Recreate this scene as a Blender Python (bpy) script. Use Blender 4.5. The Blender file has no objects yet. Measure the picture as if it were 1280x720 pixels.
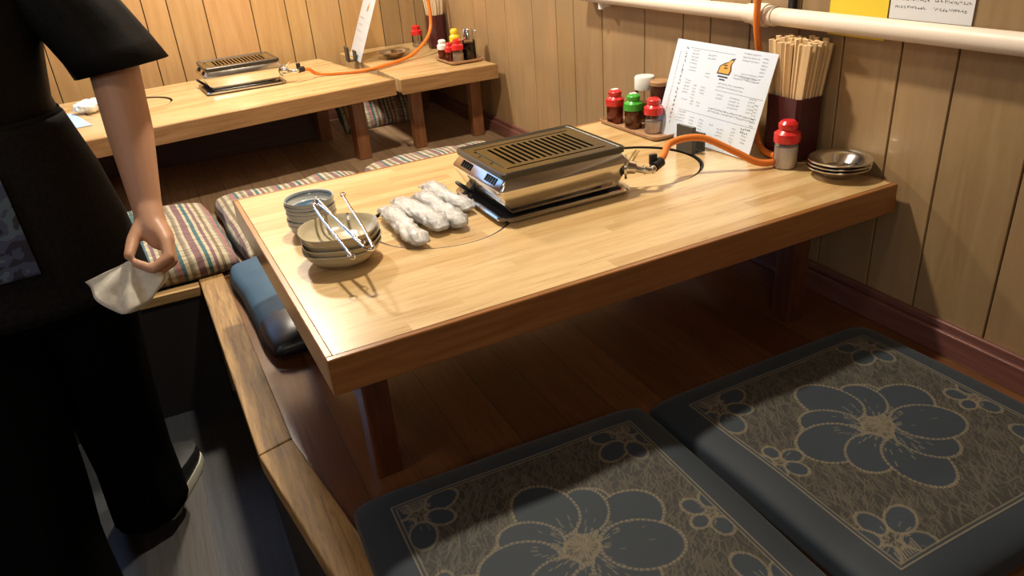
import bpy, bmesh, math, random
import numpy as np
from mathutils import Vector, Matrix, Euler, noise
random.seed(7)
PI = math.pi
S = bpy.context.scene
C = S.collection

# ------------------------------------------------------------------ camera
cam_d = bpy.data.cameras.new('camera'); cam = bpy.data.objects.new('camera', cam_d); C.objects.link(cam)
cam_d.sensor_width = 36; cam_d.lens = 942.55/1280*36; cam_d.clip_start = .02
_r = Vector((.8960911, -.43776482, -.07336696)); _u = Vector((.25687999, .3766628, .89002124)); _f = Vector((.36198538, .81638661, -.44997721))
cam.matrix_world = Matrix(((_r.x, _u.x, -_f.x, -1.3595), (_r.y, _u.y, -_f.y, -1.0082), (_r.z, _u.z, -_f.z, .9004), (0, 0, 0, 1)))
S.camera = cam

# ------------------------------------------------------------------ world, lights, exposure
W = bpy.data.worlds.new('world'); S.world = W; W.use_nodes = True
W.node_tree.nodes['Background'].inputs[0].default_value = (1, .85, .7, 1)
W.node_tree.nodes['Background'].inputs[1].default_value = .07
S.view_settings.view_transform = 'Standard'; S.view_settings.look = 'None'
S.view_settings.gamma = 1; S.view_settings.use_curve_mapping = False
S.view_settings.exposure = 0.1

def area(name, loc, target, size, power, col, size_y=None, spread=None):
    l = bpy.data.lights.new(name, 'AREA'); l.energy = power; l.color = col
    l.shape = 'DISK' if size_y is None else 'RECTANGLE'; l.size = size
    if size_y: l.size_y = size_y
    if spread: l.spread = spread
    o = bpy.data.objects.new(name, l); C.objects.link(o); o.location = loc
    o.rotation_euler = (Vector(target)-Vector(loc)).to_track_quat('-Z', 'Y').to_euler()
    return o
WARM = (1, .88, .70)
area('ceiling_lamp_light', (-.75, .85, 1.98), (-.7, .7, 0), .12, 40, WARM)
area('back_lamp_light', (-1.05, 2.30, 1.80), (-1.05, 2.1, 0), .20, 40, WARM)
area('aisle_lamp_light', (-2.5, -.3, 2.02), (-1.6, .2, 0), .3, 5, WARM)
area('entrance_lamp_light', (-1.9, -2.15, 1.55), (-.9, 2.2, 0), .5, 7, WARM)
area('window_light', (-3.3, -.9, 1.2), (-1.0, .1, .2), .9, 4, (.36, .62, 1), 1.0)
area('blue_screen_light', (-1.95, 2.78, 1.25), (-1.2, .4, .3), 1.5, 9, (.22, .52, 1), 1.0)

# ------------------------------------------------------------------ materials
def new_mat(name):
    m = bpy.data.materials.new(name); m.use_nodes = True
    return m, m.node_tree.nodes, m.node_tree.links, m.node_tree.nodes['Principled BSDF']
def c4(c): return (c[0], c[1], c[2], 1)
def plain(name, col, rough=.5, metal=0, **kw):
    m, n, l, b = new_mat(name)
    b.inputs['Base Color'].default_value = c4(col); b.inputs['Roughness'].default_value = rough; b.inputs['Metallic'].default_value = metal
    for k, v in kw.items(): b.inputs[k.replace('_', ' ')].default_value = v
    # faint procedural variation
    t = n.new('ShaderNodeTexCoord'); z = n.new('ShaderNodeTexNoise'); z.inputs['Scale'].default_value = 35; z.inputs['Detail'].default_value = 3
    l.new(t.outputs['Object'], z.inputs['Vector'])
    mr = n.new('ShaderNodeMapRange'); mr.inputs['To Min'].default_value = max(0, rough-.06); mr.inputs['To Max'].default_value = min(1, rough+.06)
    l.new(z.outputs['Fac'], mr.inputs['Value']); l.new(mr.outputs[0], b.inputs['Roughness'])
    return m
def ramp(n, stops, interp='LINEAR'):
    r = n.new('ShaderNodeValToRGB'); r.color_ramp.interpolation = interp
    e = r.color_ramp.elements
    while len(e) < len(stops): e.new(.5)
    for el, (p, c) in zip(e, stops): el.position = p; el.color = c4(c)
    return r
def math_node(n, l, op, a, b=None, c=None):
    m = n.new('ShaderNodeMath'); m.operation = op
    for i, v in enumerate((a, b, c)):
        if v is None: continue
        if isinstance(v, (int, float)): m.inputs[i].default_value = v
        else: l.new(v, m.inputs[i])
    return m.outputs[0]
def wood(name, dark, mid, light, axis='X', rough=.35, coat=0, tone=False, knots=False, stretch=14, bump=.15, scale=9, wear=None):
    m, n, l, b = new_mat(name)
    t = n.new('ShaderNodeTexCoord'); mp = n.new('ShaderNodeMapping')
    s = [stretch]*3; s['XYZ'.index(axis)] = 1.0
    mp.inputs['Scale'].default_value = s; l.new(t.outputs['Object'], mp.inputs['Vector'])
    z = n.new('ShaderNodeTexNoise'); z.inputs['Scale'].default_value = scale*.55; z.inputs['Detail'].default_value = 6; z.inputs['Roughness'].default_value = .62; z.inputs['Distortion'].default_value = .6
    l.new(mp.outputs[0], z.inputs['Vector'])
    r = ramp(n, [(.28, dark), (.5, mid), (.72, light)]); l.new(z.outputs['Fac'], r.inputs['Fac'])
    col = r.outputs['Color']
    if tone:
        at = n.new('ShaderNodeAttribute'); at.attribute_name = 'tone'
        mx = n.new('ShaderNodeMix'); mx.data_type = 'RGBA'; mx.blend_type = 'MULTIPLY'; mx.inputs['Factor'].default_value = 1
        l.new(col, mx.inputs['A']); l.new(at.outputs['Color'], mx.inputs['B']); col = mx.outputs['Result']
    if wear:
        z2 = n.new('ShaderNodeTexNoise'); z2.inputs['Scale'].default_value = 4.5; z2.inputs['Detail'].default_value = 5
        l.new(t.outputs['Object'], z2.inputs['Vector'])
        r2 = ramp(n, [(.45, (0, 0, 0)), (.68, (1, 1, 1))]); l.new(z2.outputs['Fac'], r2.inputs['Fac'])
        mx = n.new('ShaderNodeMix'); mx.data_type = 'RGBA'; l.new(r2.outputs['Color'], mx.inputs['Factor'])
        l.new(col, mx.inputs['A']); mx.inputs['B'].default_value = c4(wear); col = mx.outputs['Result']
    if knots:
        v = n.new('ShaderNodeTexVoronoi'); v.inputs['Scale'].default_value = 3.2; l.new(t.outputs['Object'], v.inputs['Vector'])
        r3 = ramp(n, [(.02, (.25, .16, .08)), (.055, (1, 1, 1))]); l.new(v.outputs['Distance'], r3.inputs['Fac'])
        mx = n.new('ShaderNodeMix'); mx.data_type = 'RGBA'; mx.blend_type = 'MULTIPLY'; mx.inputs['Factor'].default_value = .8
        l.new(col, mx.inputs['A']); l.new(r3.outputs['Color'], mx.inputs['B']); col = mx.outputs['Result']
    l.new(col, b.inputs['Base Color'])
    mr = n.new('ShaderNodeMapRange'); mr.inputs['To Min'].default_value = rough-.08; mr.inputs['To Max'].default_value = rough+.1
    l.new(z.outputs['Fac'], mr.inputs['Value']); l.new(mr.outputs[0], b.inputs['Roughness'])
    b.inputs['Coat Weight'].default_value = coat; b.inputs['Coat Roughness'].default_value = .12
    bp = n.new('ShaderNodeBump'); bp.inputs['Strength'].default_value = bump; bp.inputs['Distance'].default_value = .002
    l.new(z.outputs['Fac'], bp.inputs['Height']); l.new(bp.outputs[0], b.inputs['Normal'])
    return m
def plank_mat(name, cols, width, rough, axis='Y', coat=0, off=0, length=None):
    """floor boards running along axis"""
    m, n, l, b = new_mat(name)
    t = n.new('ShaderNodeTexCoord'); sp = n.new('ShaderNodeSeparateXYZ'); l.new(t.outputs['Object'], sp.inputs[0])
    across = sp.outputs['X' if axis == 'Y' else 'Y']; along = sp.outputs[axis]
    u = math_node(n, l, 'DIVIDE', math_node(n, l, 'ADD', across, off+20*width), width)
    idx = math_node(n, l, 'FLOOR', u); fr = math_node(n, l, 'FRACT', u)
    w1 = n.new('ShaderNodeTexWhiteNoise'); w1.noise_dimensions = '1D'; l.new(idx, w1.inputs['W'])
    v = math_node(n, l, 'DIVIDE', math_node(n, l, 'ADD', along, math_node(n, l, 'MULTIPLY', w1.outputs['Value'], 5)), length or 50)
    idv = math_node(n, l, 'FLOOR', v); fv = math_node(n, l, 'FRACT', v)
    w2 = n.new('ShaderNodeTexWhiteNoise'); w2.noise_dimensions = '2D'
    cb = n.new('ShaderNodeCombineXYZ'); l.new(idx, cb.inputs[0]); l.new(idv, cb.inputs[1]); l.new(cb.outputs[0], w2.inputs['Vector'])
    r = ramp(n, [(i/(len(cols)-1), c) for i, c in enumerate(cols)]); l.new(w2.outputs['Value'], r.inputs['Fac'])
    mp = n.new('ShaderNodeMapping'); mp.inputs['Scale'].default_value = (14, 1, 1) if axis == 'Y' else (1, 14, 1); l.new(t.outputs['Object'], mp.inputs['Vector'])
    ad = n.new('ShaderNodeVectorMath'); ad.operation = 'ADD'; l.new(mp.outputs[0], ad.inputs[0]); l.new(w2.outputs['Color'], ad.inputs[1])
    z = n.new('ShaderNodeTexNoise'); z.inputs['Scale'].default_value = 6; z.inputs['Detail'].default_value = 6; z.inputs['Roughness'].default_value = .6; l.new(ad.outputs[0], z.inputs['Vector'])
    r2 = ramp(n, [(.3, (.72, .7, .66)), (.7, (1.12, 1.12, 1.12))]); l.new(z.outputs['Fac'], r2.inputs['Fac'])
    mx = n.new('ShaderNodeMix'); mx.data_type = 'RGBA'; mx.blend_type = 'MULTIPLY'; mx.inputs['Factor'].default_value = 1
    l.new(r.outputs['Color'], mx.inputs['A']); l.new(r2.outputs['Color'], mx.inputs['B'])
    g = math_node(n, l, 'LESS_THAN', fr, .02)
    if length: g = math_node(n, l, 'MAXIMUM', g, math_node(n, l, 'LESS_THAN', fv, .004))
    m2 = n.new('ShaderNodeMix'); m2.data_type = 'RGBA'; l.new(math_node(n, l, 'MULTIPLY', g, .75), m2.inputs['Factor']); l.new(mx.outputs['Result'], m2.inputs['A']); m2.inputs['B'].default_value = (.02, .012, .006, 1)
    l.new(m2.outputs['Result'], b.inputs['Base Color'])
    b.inputs['Roughness'].default_value = rough; b.inputs['Coat Weight'].default_value = coat; b.inputs['Coat Roughness'].default_value = .15
    bp = n.new('ShaderNodeBump'); bp.inputs['Strength'].default_value = .25; bp.inputs['Distance'].default_value = .002
    h = math_node(n, l, 'SUBTRACT', z.outputs['Fac'], math_node(n, l, 'MULTIPLY', g, 1.5)); l.new(h, bp.inputs['Height']); l.new(bp.outputs[0], b.inputs['Normal'])
    return m
def stripes_mat(name):
    m, n, l, b = new_mat(name)
    t = n.new('ShaderNodeTexCoord'); sp = n.new('ShaderNodeSeparateXYZ'); l.new(t.outputs['Object'], sp.inputs[0])
    z = n.new('ShaderNodeTexNoise'); z.inputs['Scale'].default_value = 5; l.new(t.outputs['Object'], z.inputs['Vector'])
    x = math_node(n, l, 'ADD', sp.outputs['X'], math_node(n, l, 'MULTIPLY', z.outputs['Fac'], .012))
    f = math_node(n, l, 'FRACT', math_node(n, l, 'DIVIDE', math_node(n, l, 'ADD', x, 3.02), .152))
    cr = (.50, .45, .33); tl = (.045, .14, .16); mv = (.20, .11, .125); br = (.21, .165, .10); pk = (.33, .16, .15); gr = (.26, .24, .20)
    seq = [cr, tl, cr, mv, cr, br, cr, gr, pk, tl, cr, br, gr, cr, mv, mv]
    wid = [.8, 1.2, .9, 1.1, 1, 1.1, 1.2, .7, 1.5, 1.1, 1.1, .8, .6, .9, 1.6, .5]
    tot = sum(wid); p = 0; st = []
    for c, w in zip(seq, wid): st.append((p/tot, c)); p += w
    r = ramp(n, st, 'CONSTANT'); l.new(f, r.inputs['Fac'])
    # woven flecks running across the stripes
    wv = n.new('ShaderNodeTexNoise'); wv.inputs['Scale'].default_value = 60; wv.inputs['Detail'].default_value = 2
    mp = n.new('ShaderNodeMapping'); mp.inputs['Scale'].default_value = (.35, 3, 1); l.new(t.outputs['Object'], mp.inputs['Vector']); l.new(mp.outputs[0], wv.inputs['Vector'])
    r2 = ramp(n, [(.35, (.55, .52, .5)), (.62, (1.15, 1.12, 1.08))]); l.new(wv.outputs['Fac'], r2.inputs['Fac'])
    mx = n.new('ShaderNodeMix'); mx.data_type = 'RGBA'; mx.blend_type = 'MULTIPLY'; mx.inputs['Factor'].default_value = 1
    l.new(r.outputs['Color'], mx.inputs['A']); l.new(r2.outputs['Color'], mx.inputs['B']); l.new(mx.outputs['Result'], b.inputs['Base Color'])
    b.inputs['Roughness'].default_value = .9; b.inputs['Sheen Weight'].default_value = .2
    return m
def fabric(name, col, rough=.85, amp=.25, scale=220, sheen=.0, spec=.3):
    m, n, l, b = new_mat(name)
    t = n.new('ShaderNodeTexCoord'); z = n.new('ShaderNodeTexNoise'); z.inputs['Scale'].default_value = scale; z.inputs['Detail'].default_value = 3; l.new(t.outputs['Object'], z.inputs['Vector'])
    r = ramp(n, [(.3, [v*(1-amp) for v in col]), (.7, [v*(1+amp) for v in col])]); l.new(z.outputs['Fac'], r.inputs['Fac']); l.new(r.outputs['Color'], b.inputs['Base Color'])
    b.inputs['Roughness'].default_value = rough; b.inputs['Sheen Weight'].default_value = sheen; b.inputs['Specular IOR Level'].default_value = spec
    bp = n.new('ShaderNodeBump'); bp.inputs['Strength'].default_value = .3; bp.inputs['Distance'].default_value = .001; l.new(z.outputs['Fac'], bp.inputs['Height']); l.new(bp.outputs[0], b.inputs['Normal'])
    return m
def glass(name, col=(1, 1, 1), alpha=.0, rough=.08):
    m, n, l, b = new_mat(name); n.remove(b)
    g = n.new('ShaderNodeBsdfGlossy'); g.inputs['Roughness'].default_value = rough; g.inputs['Color'].default_value = (.9, .9, .9, 1)
    tr = n.new('ShaderNodeBsdfTransparent'); tr.inputs['Color'].default_value = c4(col); mx = n.new('ShaderNodeMixShader'); out = n['Material Output']
    fr = n.new('ShaderNodeFresnel'); fr.inputs['IOR'].default_value = 1.45
    f = math_node(n, l, 'ADD', fr.outputs[0], alpha)
    l.new(f, mx.inputs[0]); l.new(tr.outputs[0], mx.inputs[1]); l.new(g.outputs[0], mx.inputs[2]); l.new(mx.outputs[0], out.inputs['Surface'])
    return m

M = {}
M['table_top'] = None
def stave_mat():
    """butcher-block: glued staves along X with varied tones"""
    m, n, l, b = new_mat('butcher_block_maple')
    t = n.new('ShaderNodeTexCoord'); sp = n.new('ShaderNodeSeparateXYZ'); l.new(t.outputs['Object'], sp.inputs[0])
    u = math_node(n, l, 'DIVIDE', math_node(n, l, 'ADD', sp.outputs['Y'], 4), .034)
    idx = math_node(n, l, 'FLOOR', u)
    w1 = n.new('ShaderNodeTexWhiteNoise'); w1.noise_dimensions = '1D'; l.new(idx, w1.inputs['W'])
    v = math_node(n, l, 'DIVIDE', math_node(n, l, 'ADD', sp.outputs['X'], math_node(n, l, 'MULTIPLY', w1.outputs['Value'], 3)), .38)
    cb = n.new('ShaderNodeCombineXYZ'); l.new(idx, cb.inputs[0]); l.new(math_node(n, l, 'FLOOR', v), cb.inputs[1])
    w2 = n.new('ShaderNodeTexWhiteNoise'); w2.noise_dimensions = '2D'; l.new(cb.outputs[0], w2.inputs['Vector'])
    r = ramp(n, [(0, (.53, .345, .15)), (.5, (.60, .42, .20)), (1, (.66, .48, .25))]); l.new(w2.outputs['Value'], r.inputs['Fac'])
    mp = n.new('ShaderNodeMapping'); mp.inputs['Scale'].default_value = (1, 12, 6); l.new(t.outputs['Object'], mp.inputs['Vector'])
    ad = n.new('ShaderNodeVectorMath'); ad.operation = 'ADD'; l.new(mp.outputs[0], ad.inputs[0]); l.new(w2.outputs['Color'], ad.inputs[1])
    z = n.new('ShaderNodeTexNoise'); z.inputs['Scale'].default_value = 7; z.inputs['Detail'].default_value = 7; z.inputs['Roughness'].default_value = .65; l.new(ad.outputs[0], z.inputs['Vector'])
    r2 = ramp(n, [(.3, (.80, .76, .70)), (.65, (1.06, 1.06, 1.06))]); l.new(z.outputs['Fac'], r2.inputs['Fac'])
    mx = n.new('ShaderNodeMix'); mx.data_type = 'RGBA'; mx.blend_type = 'MULTIPLY'; mx.inputs['Factor'].default_value = 1
    l.new(r.outputs['Color'], mx.inputs['A']); l.new(r2.outputs['Color'], mx.inputs['B'])
    l.new(mx.outputs['Result'], b.inputs['Base Color'])
    mr = n.new('ShaderNodeMapRange'); mr.inputs['To Min'].default_value = .2; mr.inputs['To Max'].default_value = .42
    l.new(z.outputs['Fac'], mr.inputs['Value']); l.new(mr.outputs[0], b.inputs['Roughness'])
    b.inputs['Coat Weight'].default_value = .5; b.inputs['Coat Roughness'].default_value = .22
    bp = n.new('ShaderNodeBump'); bp.inputs['Strength'].default_value = .12; bp.inputs['Distance'].default_value = .001; l.new(z.outputs['Fac'], bp.inputs['Height']); l.new(bp.outputs[0], b.inputs['Normal'])
    return m
M['top'] = stave_mat()
M['edge'] = wood('orange_varnished_edge', (.20, .075, .018), (.27, .105, .027), (.33, .14, .04), 'X', .3, .4)
M['edge_y'] = wood('varnished_edge_end', (.24, .105, .035), (.33, .15, .05), (.42, .2, .075), 'Y', .3, .4)
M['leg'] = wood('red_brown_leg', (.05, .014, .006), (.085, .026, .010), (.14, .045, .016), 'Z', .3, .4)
M['back_edge'] = wood('brown_table_edge', (.22, .11, .04), (.31, .165, .065), (.40, .23, .10), 'X', .35, .3)
M['back_leg'] = wood('brown_back_leg', (.13, .05, .018), (.2, .08, .03), (.28, .12, .045), 'Z', .35, .3)
M['wall'] = wood('pine_wall_boards', (.30, .185, .085), (.345, .22, .105), (.38, .25, .125), 'Z', .45, .15, tone=True, knots=False, scale=7, stretch=10, wear=(.30, .20, .105))
M['wall_back'] = wood('orange_wall_panel', (.46, .26, .105), (.53, .31, .13), (.58, .36, .16), 'Z', .42, .2, tone=True, scale=6, stretch=12)
M['groove'] = plain('groove_dark', (.03, .018, .01), .8)
M['floor'] = plank_mat('dark_red_brown_boards', [(.11, .04, .014), (.16, .062, .022), (.13, .05, .018), (.19, .078, .03)], .1, .28, coat=.35)
M['floor_low'] = plank_mat('grey_brown_aisle_boards', [(.024, .027, .034), (.040, .038, .038), (.018, .023, .030), (.055, .045, .038)], .075, .5, length=.6)
M['beam'] = wood('worn_oak_kerb', (.12, .062, .018), (.31, .18, .06), (.46, .29, .11), 'Y', .6, 0, scale=16, stretch=12, bump=.4)
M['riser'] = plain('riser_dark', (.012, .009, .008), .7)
M['base'] = wood('purple_brown_baseboard', (.13, .05, .04), (.17, .068, .055), (.21, .085, .07), 'Y', .35, .3, stretch=20)
M['pipe'] = plain('cream_pipe', (.82, .72, .60), .45)
M['steel'] = plain('stainless_steel', (.72, .70, .66), .16, 1)
M['steel_dull'] = plain('brushed_steel', (.5, .48, .45), .3, 1)
M['brass'] = plain('brass', (.7, .55, .3), .25, 1)
M['iron'] = plain('black_iron_plate', (.02, .018, .014), .4, 0, Coat_Weight=.2, Coat_Roughness=.3, Specular_IOR_Level=.5)
M['black'] = plain('black_rubber', (.01, .01, .01), .5)
M['void'] = plain('void_black', (.005, .005, .005), .9)  # near-black colour stands in for shade inside wells, slots and holes
M['hose'] = plain('orange_rubber_hose', (.72, .20, .03), .4)
M['red'] = plain('red_plastic', (.62, .018, .022), .28, 0, Coat_Weight=.3)
M['green'] = plain('green_plastic', (.035, .38, .03), .28, 0, Coat_Weight=.3)
M['yellow'] = plain('yellow_plastic', (.85, .55, .02), .35)
M['white'] = plain('white_plastic', (.78, .78, .76), .35)
M['glass'] = glass('clear_bottle_plastic', (.95, .93, .90), .02)
M['chili'] = fabric('ground_chili', (.34, .045, .012), .8, .4, 300)
M['spice'] = fabric('brown_spice', (.24, .075, .02), .8, .4, 300)
M['salt'] = fabric('white_salt', (.85, .78, .72), .8, .1, 300)
M['soy'] = plain('soy_sauce', (.008, .005, .004), .15)
M['jarbrown'] = plain('dark_brown_jar', (.055, .018, .010), .2)
M['cork'] = plain('wooden_lid', (.36, .2, .09), .6)
M['maroon'] = plain('maroon_lacquer', (.06, .012, .014), .3)
M['stick'] = wood('chopstick_wood', (.60, .41, .2), (.70, .50, .27), (.78, .59, .35), 'Z', .6, 0, stretch=30)
M['stick2'] = wood('pale_chopstick_wood', (.70, .54, .34), (.78, .63, .43), (.85, .72, .52), 'Z', .6, 0, stretch=30)
M['paper'] = plain('laminated_menu', (.66, .73, .82), .25, 0, Coat_Weight=.4)
M['ink'] = plain('grey_ink', (.16, .17, .2), .6)
M['ink_dark'] = plain('black_ink', (.03, .03, .035), .6)
M['logo'] = plain('orange_print', (.72, .36, .06), .6)
M['holder'] = plain('olive_black_plastic', (.045, .042, .03), .32)
M['yellow_paper'] = plain('yellow_paper', (.80, .60, .04), .6)
M['white_paper'] = plain('white_paper', (.72, .74, .76), .6)
M['ceramic'] = plain('greyish_ceramic', (.47, .49, .46), .25, 0, Coat_Weight=.4)
M['ceramic_blue'] = plain('blue_glaze', (.035, .10, .18), .2, 0, Coat_Weight=.5)
M['ceramic_cream'] = plain('cream_glaze', (.52, .48, .37), .2, 0, Coat_Weight=.4)
M['dish'] = plain('beige_dish_glaze', (.50, .44, .30), .2, 0, Coat_Weight=.4)
M['towel'] = fabric('white_towel', (.92, .91, .88), .9, .12, 90)
M['wrap'] = None
M['blue'] = plain('blue_vinyl', (.035, .095, .165), .7)
M['shaded_blue_vinyl'] = plain('shaded_blue_vinyl', (.012, .013, .016), .35)  # darkened vinyl that paints the shadow on the blue cushion
M['tray'] = plain('pinkish_brown_tray', (.42, .24, .13), .35)
M['bluepaper'] = plain('pale_blue_sheet', (.42, .60, .78), .35)
M['stripes'] = stripes_mat('striped_weave')
M['skin'] = plain('skin', (.50, .27, .165), .5, 0, Subsurface_Weight=.12, Subsurface_Scale=.01)
M['shirt'] = fabric('black_tshirt', (.006, .0055, .0055), .6, .3, 150, 0, .12)
M['trousers'] = fabric('black_trousers', (.003, .003, .003), .9, .3, 150, 0, .04)
M['apron'] = fabric('charcoal_apron', (.011, .010, .010), .8, .3, 150, 0, .08)
M['hair'] = fabric('black_hair', (.012, .009, .008), .6, .4, 80)
M['cloth'] = fabric('cream_wiping_cloth', (.66, .62, .53), .9, .08, 120)
M['shoe'] = plain('black_shoe', (.012, .012, .013), .5)
M['sole'] = plain('cream_sole', (.55, .52, .42), .6)
M['camo'] = None
def camo():
    m, n, l, b = new_mat('blue_grey_patterned_cloth')
    t = n.new('ShaderNodeTexCoord'); z = n.new('ShaderNodeTexNoise'); z.inputs['Scale'].default_value = 22; l.new(t.outputs['Object'], z.inputs['Vector'])
    r = ramp(n, [(.4, (.02, .02, .04)), (.48, (.05, .06, .12)), (.56, (.08, .12, .16)), (.64, (.03, .03, .05))], 'CONSTANT'); l.new(z.outputs['Fac'], r.inputs['Fac']); l.new(r.outputs['Color'], b.inputs['Base Color']); b.inputs['Roughness'].default_value = .9
    return m
M['camo'] = camo()
def wrapm():
    m, n, l, b = new_mat('clear_crumpled_wrap'); n.remove(b)
    g = n.new('ShaderNodeBsdfGlossy'); g.inputs['Roughness'].default_value = .14
    d = n.new('ShaderNodeBsdfDiffuse'); d.inputs['Color'].default_value = (.97, .97, .97, 1)
    t = n.new('ShaderNodeTexCoord'); z = n.new('ShaderNodeTexNoise'); z.inputs['Scale'].default_value = 70; z.inputs['Detail'].default_value = 4; z.inputs['Distortion'].default_value = 2; l.new(t.outputs['Object'], z.inputs['Vector'])
    bp = n.new('ShaderNodeBump'); bp.inputs['Strength'].default_value = 1; bp.inputs['Distance'].default_value = .008; l.new(z.outputs['Fac'], bp.inputs['Height']); l.new(bp.outputs[0], g.inputs['Normal']); 
    tr = n.new('ShaderNodeBsdfTransparent'); mx = n.new('ShaderNodeMixShader'); m0 = n.new('ShaderNodeMixShader'); m0.inputs[0].default_value = .42
    fr = n.new('ShaderNodeFresnel'); fr.inputs['IOR'].default_value = 1.5; l.new(bp.outputs[0], fr.inputs['Normal'])
    l.new(tr.outputs[0], m0.inputs[1]); l.new(d.outputs[0], m0.inputs[2])
    l.new(math_node(n, l, 'ADD', fr.outputs[0], .06), mx.inputs[0]); l.new(m0.outputs[0], mx.inputs[1]); l.new(g.outputs[0], mx.inputs[2]); l.new(mx.outputs[0], n['Material Output'].inputs['Surface'])
    return m
M['wrap'] = wrapm()
def grill_mat():
    """cast plate: seasoned, oily sheen"""
    m, n, l, b = new_mat('oiled_grill_plate')
    t = n.new('ShaderNodeTexCoord'); z = n.new('ShaderNodeTexNoise'); z.inputs['Scale'].default_value = 5; z.inputs['Detail'].default_value = 4; l.new(t.outputs['Object'], z.inputs['Vector'])
    r = ramp(n, [(.40, (.13, .105, .012)), (.52, (.07, .06, .016)), (.64, (.05, .05, .048))]); l.new(z.outputs['Fac'], r.inputs['Fac']); l.new(r.outputs['Color'], b.inputs['Base Color'])  # yellow patches put both oil and reflected lamp light into the colour
    b.inputs['Roughness'].default_value = .26; b.inputs['Metallic'].default_value = .9; b.inputs['Coat Weight'].default_value = .5; b.inputs['Coat Roughness'].default_value = .1
    bp = n.new('ShaderNodeBump'); bp.inputs['Strength'].default_value = .15; bp.inputs['Distance'].default_value = .001; z2 = n.new('ShaderNodeTexNoise'); z2.inputs['Scale'].default_value = 150; l.new(t.outputs['Object'], z2.inputs['Vector']); l.new(z2.outputs['Fac'], bp.inputs['Height']); l.new(bp.outputs[0], b.inputs['Normal'])
    return m
M['grill'] = grill_mat()

# ------------------------------------------------------------------ helpers
def mesh_obj(name, bm, m, parent=None, smooth=False, loc=None, rot=None):
    me = bpy.data.meshes.new(name); bm.normal_update(); bm.to_mesh(me); bm.free()
    for mm in (m if isinstance(m, (list, tuple)) else [m]): me.materials.append(mm)
    if smooth:
        for p in me.polygons: p.use_smooth = True
        if smooth == 'auto':
            try: me.set_sharp_from_angle(angle=math.radians(38))
            except Exception: pass
    o = bpy.data.objects.new(name, me); C.objects.link(o)
    if parent: o.parent = parent
    if loc: o.location = loc
    if rot: o.rotation_euler = rot
    return o
def thing(name, label, cat, loc=(0, 0, 0), rotz=0, group=None):
    o = bpy.data.objects.new(name, None); C.objects.link(o); o.empty_display_size = .05
    o.location = loc; o.rotation_euler = (0, 0, rotz); o['label'] = label; o['category'] = cat
    if group: o['group'] = group
    return o
def tag(o, label, cat, group=None, kind=None):
    o['label'] = label; o['category'] = cat
    if group: o['group'] = group
    if kind: o['kind'] = kind
    return o
def struct(o): o['kind'] = 'structure'; return o
def copy_tree(o, parent=None):
    c = o.copy(); C.objects.link(c); c.parent = parent
    for ch in list(o.children): copy_tree(ch, c)
    return c
def box(bm, lo, hi, bevel=0, mat=0, rot=None, pivot=None, segs=2):
    r = bmesh.ops.create_cube(bm, size=1); vs = r['verts']
    lo = Vector(lo); hi = Vector(hi)
    for v in vs:
        v.co = Vector((lo[i]+(v.co[i]+.5)*(hi[i]-lo[i]) for i in range(3)))
    if rot is not None:
        bmesh.ops.rotate(bm, verts=vs, cent=Vector(pivot) if pivot is not None else (lo+hi)/2, matrix=rot)
    fs = list({f for v in vs for f in v.link_faces})
    for f in fs: f.material_index = mat
    if bevel:
        es = list({e for v in vs for e in v.link_edges})
        rr = bmesh.ops.bevel(bm, geom=es, offset=bevel, segments=segs, profile=.5, affect='EDGES')
        for f in rr['faces']: f.material_index = mat
    return bm
def B(lo, hi, bevel=0, segs=2):
    bm = bmesh.new(); box(bm, lo, hi, bevel, segs=segs); return bm
def lathe(bm, prof, n=32, center=(0, 0, 0), mat=0, closed=False):
    """prof: list of (r,z)"""
    cx, cy, cz = center; rings = []
    for r, z in prof:
        if r < 1e-6: rings.append([bm.verts.new((cx, cy, cz+z))])
        else: rings.append([bm.verts.new((cx+r*math.cos(2*PI*i/n), cy+r*math.sin(2*PI*i/n), cz+z)) for i in range(n)])
    seq = list(zip(rings, rings[1:]))
    if closed: seq.append((rings[-1], rings[0]))
    for a, b in seq:
        for i in range(n):
            j = (i+1) % n
            if len(a) == 1 and len(b) == 1: continue
            if len(a) == 1: f = bm.faces.new((a[0], b[j], b[i]))
            elif len(b) == 1: f = bm.faces.new((a[i], a[j], b[0]))
            else: f = bm.faces.new((a[i], a[j], b[j], b[i]))
            f.material_index = mat
    bmesh.ops.recalc_face_normals(bm, faces=bm.faces[:])
    return bm
def L(prof, n=32, **k): return lathe(bmesh.new(), prof, n, **k)
def catmull(pts, n=8):
    P = [Vector(p) for p in pts]; P = [P[0]*2-P[1]]+P+[P[-1]*2-P[-2]]; out = []
    for i in range(1, len(P)-2):
        for k in range(n):
            t = k/n; a, b, c, d = P[i-1:i+3]
            out.append(.5*((2*b)+(-a+c)*t+(2*a-5*b+4*c-d)*t*t+(-a+3*b-3*c+d)*t**3))
    out.append(P[-2]); return out
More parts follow.
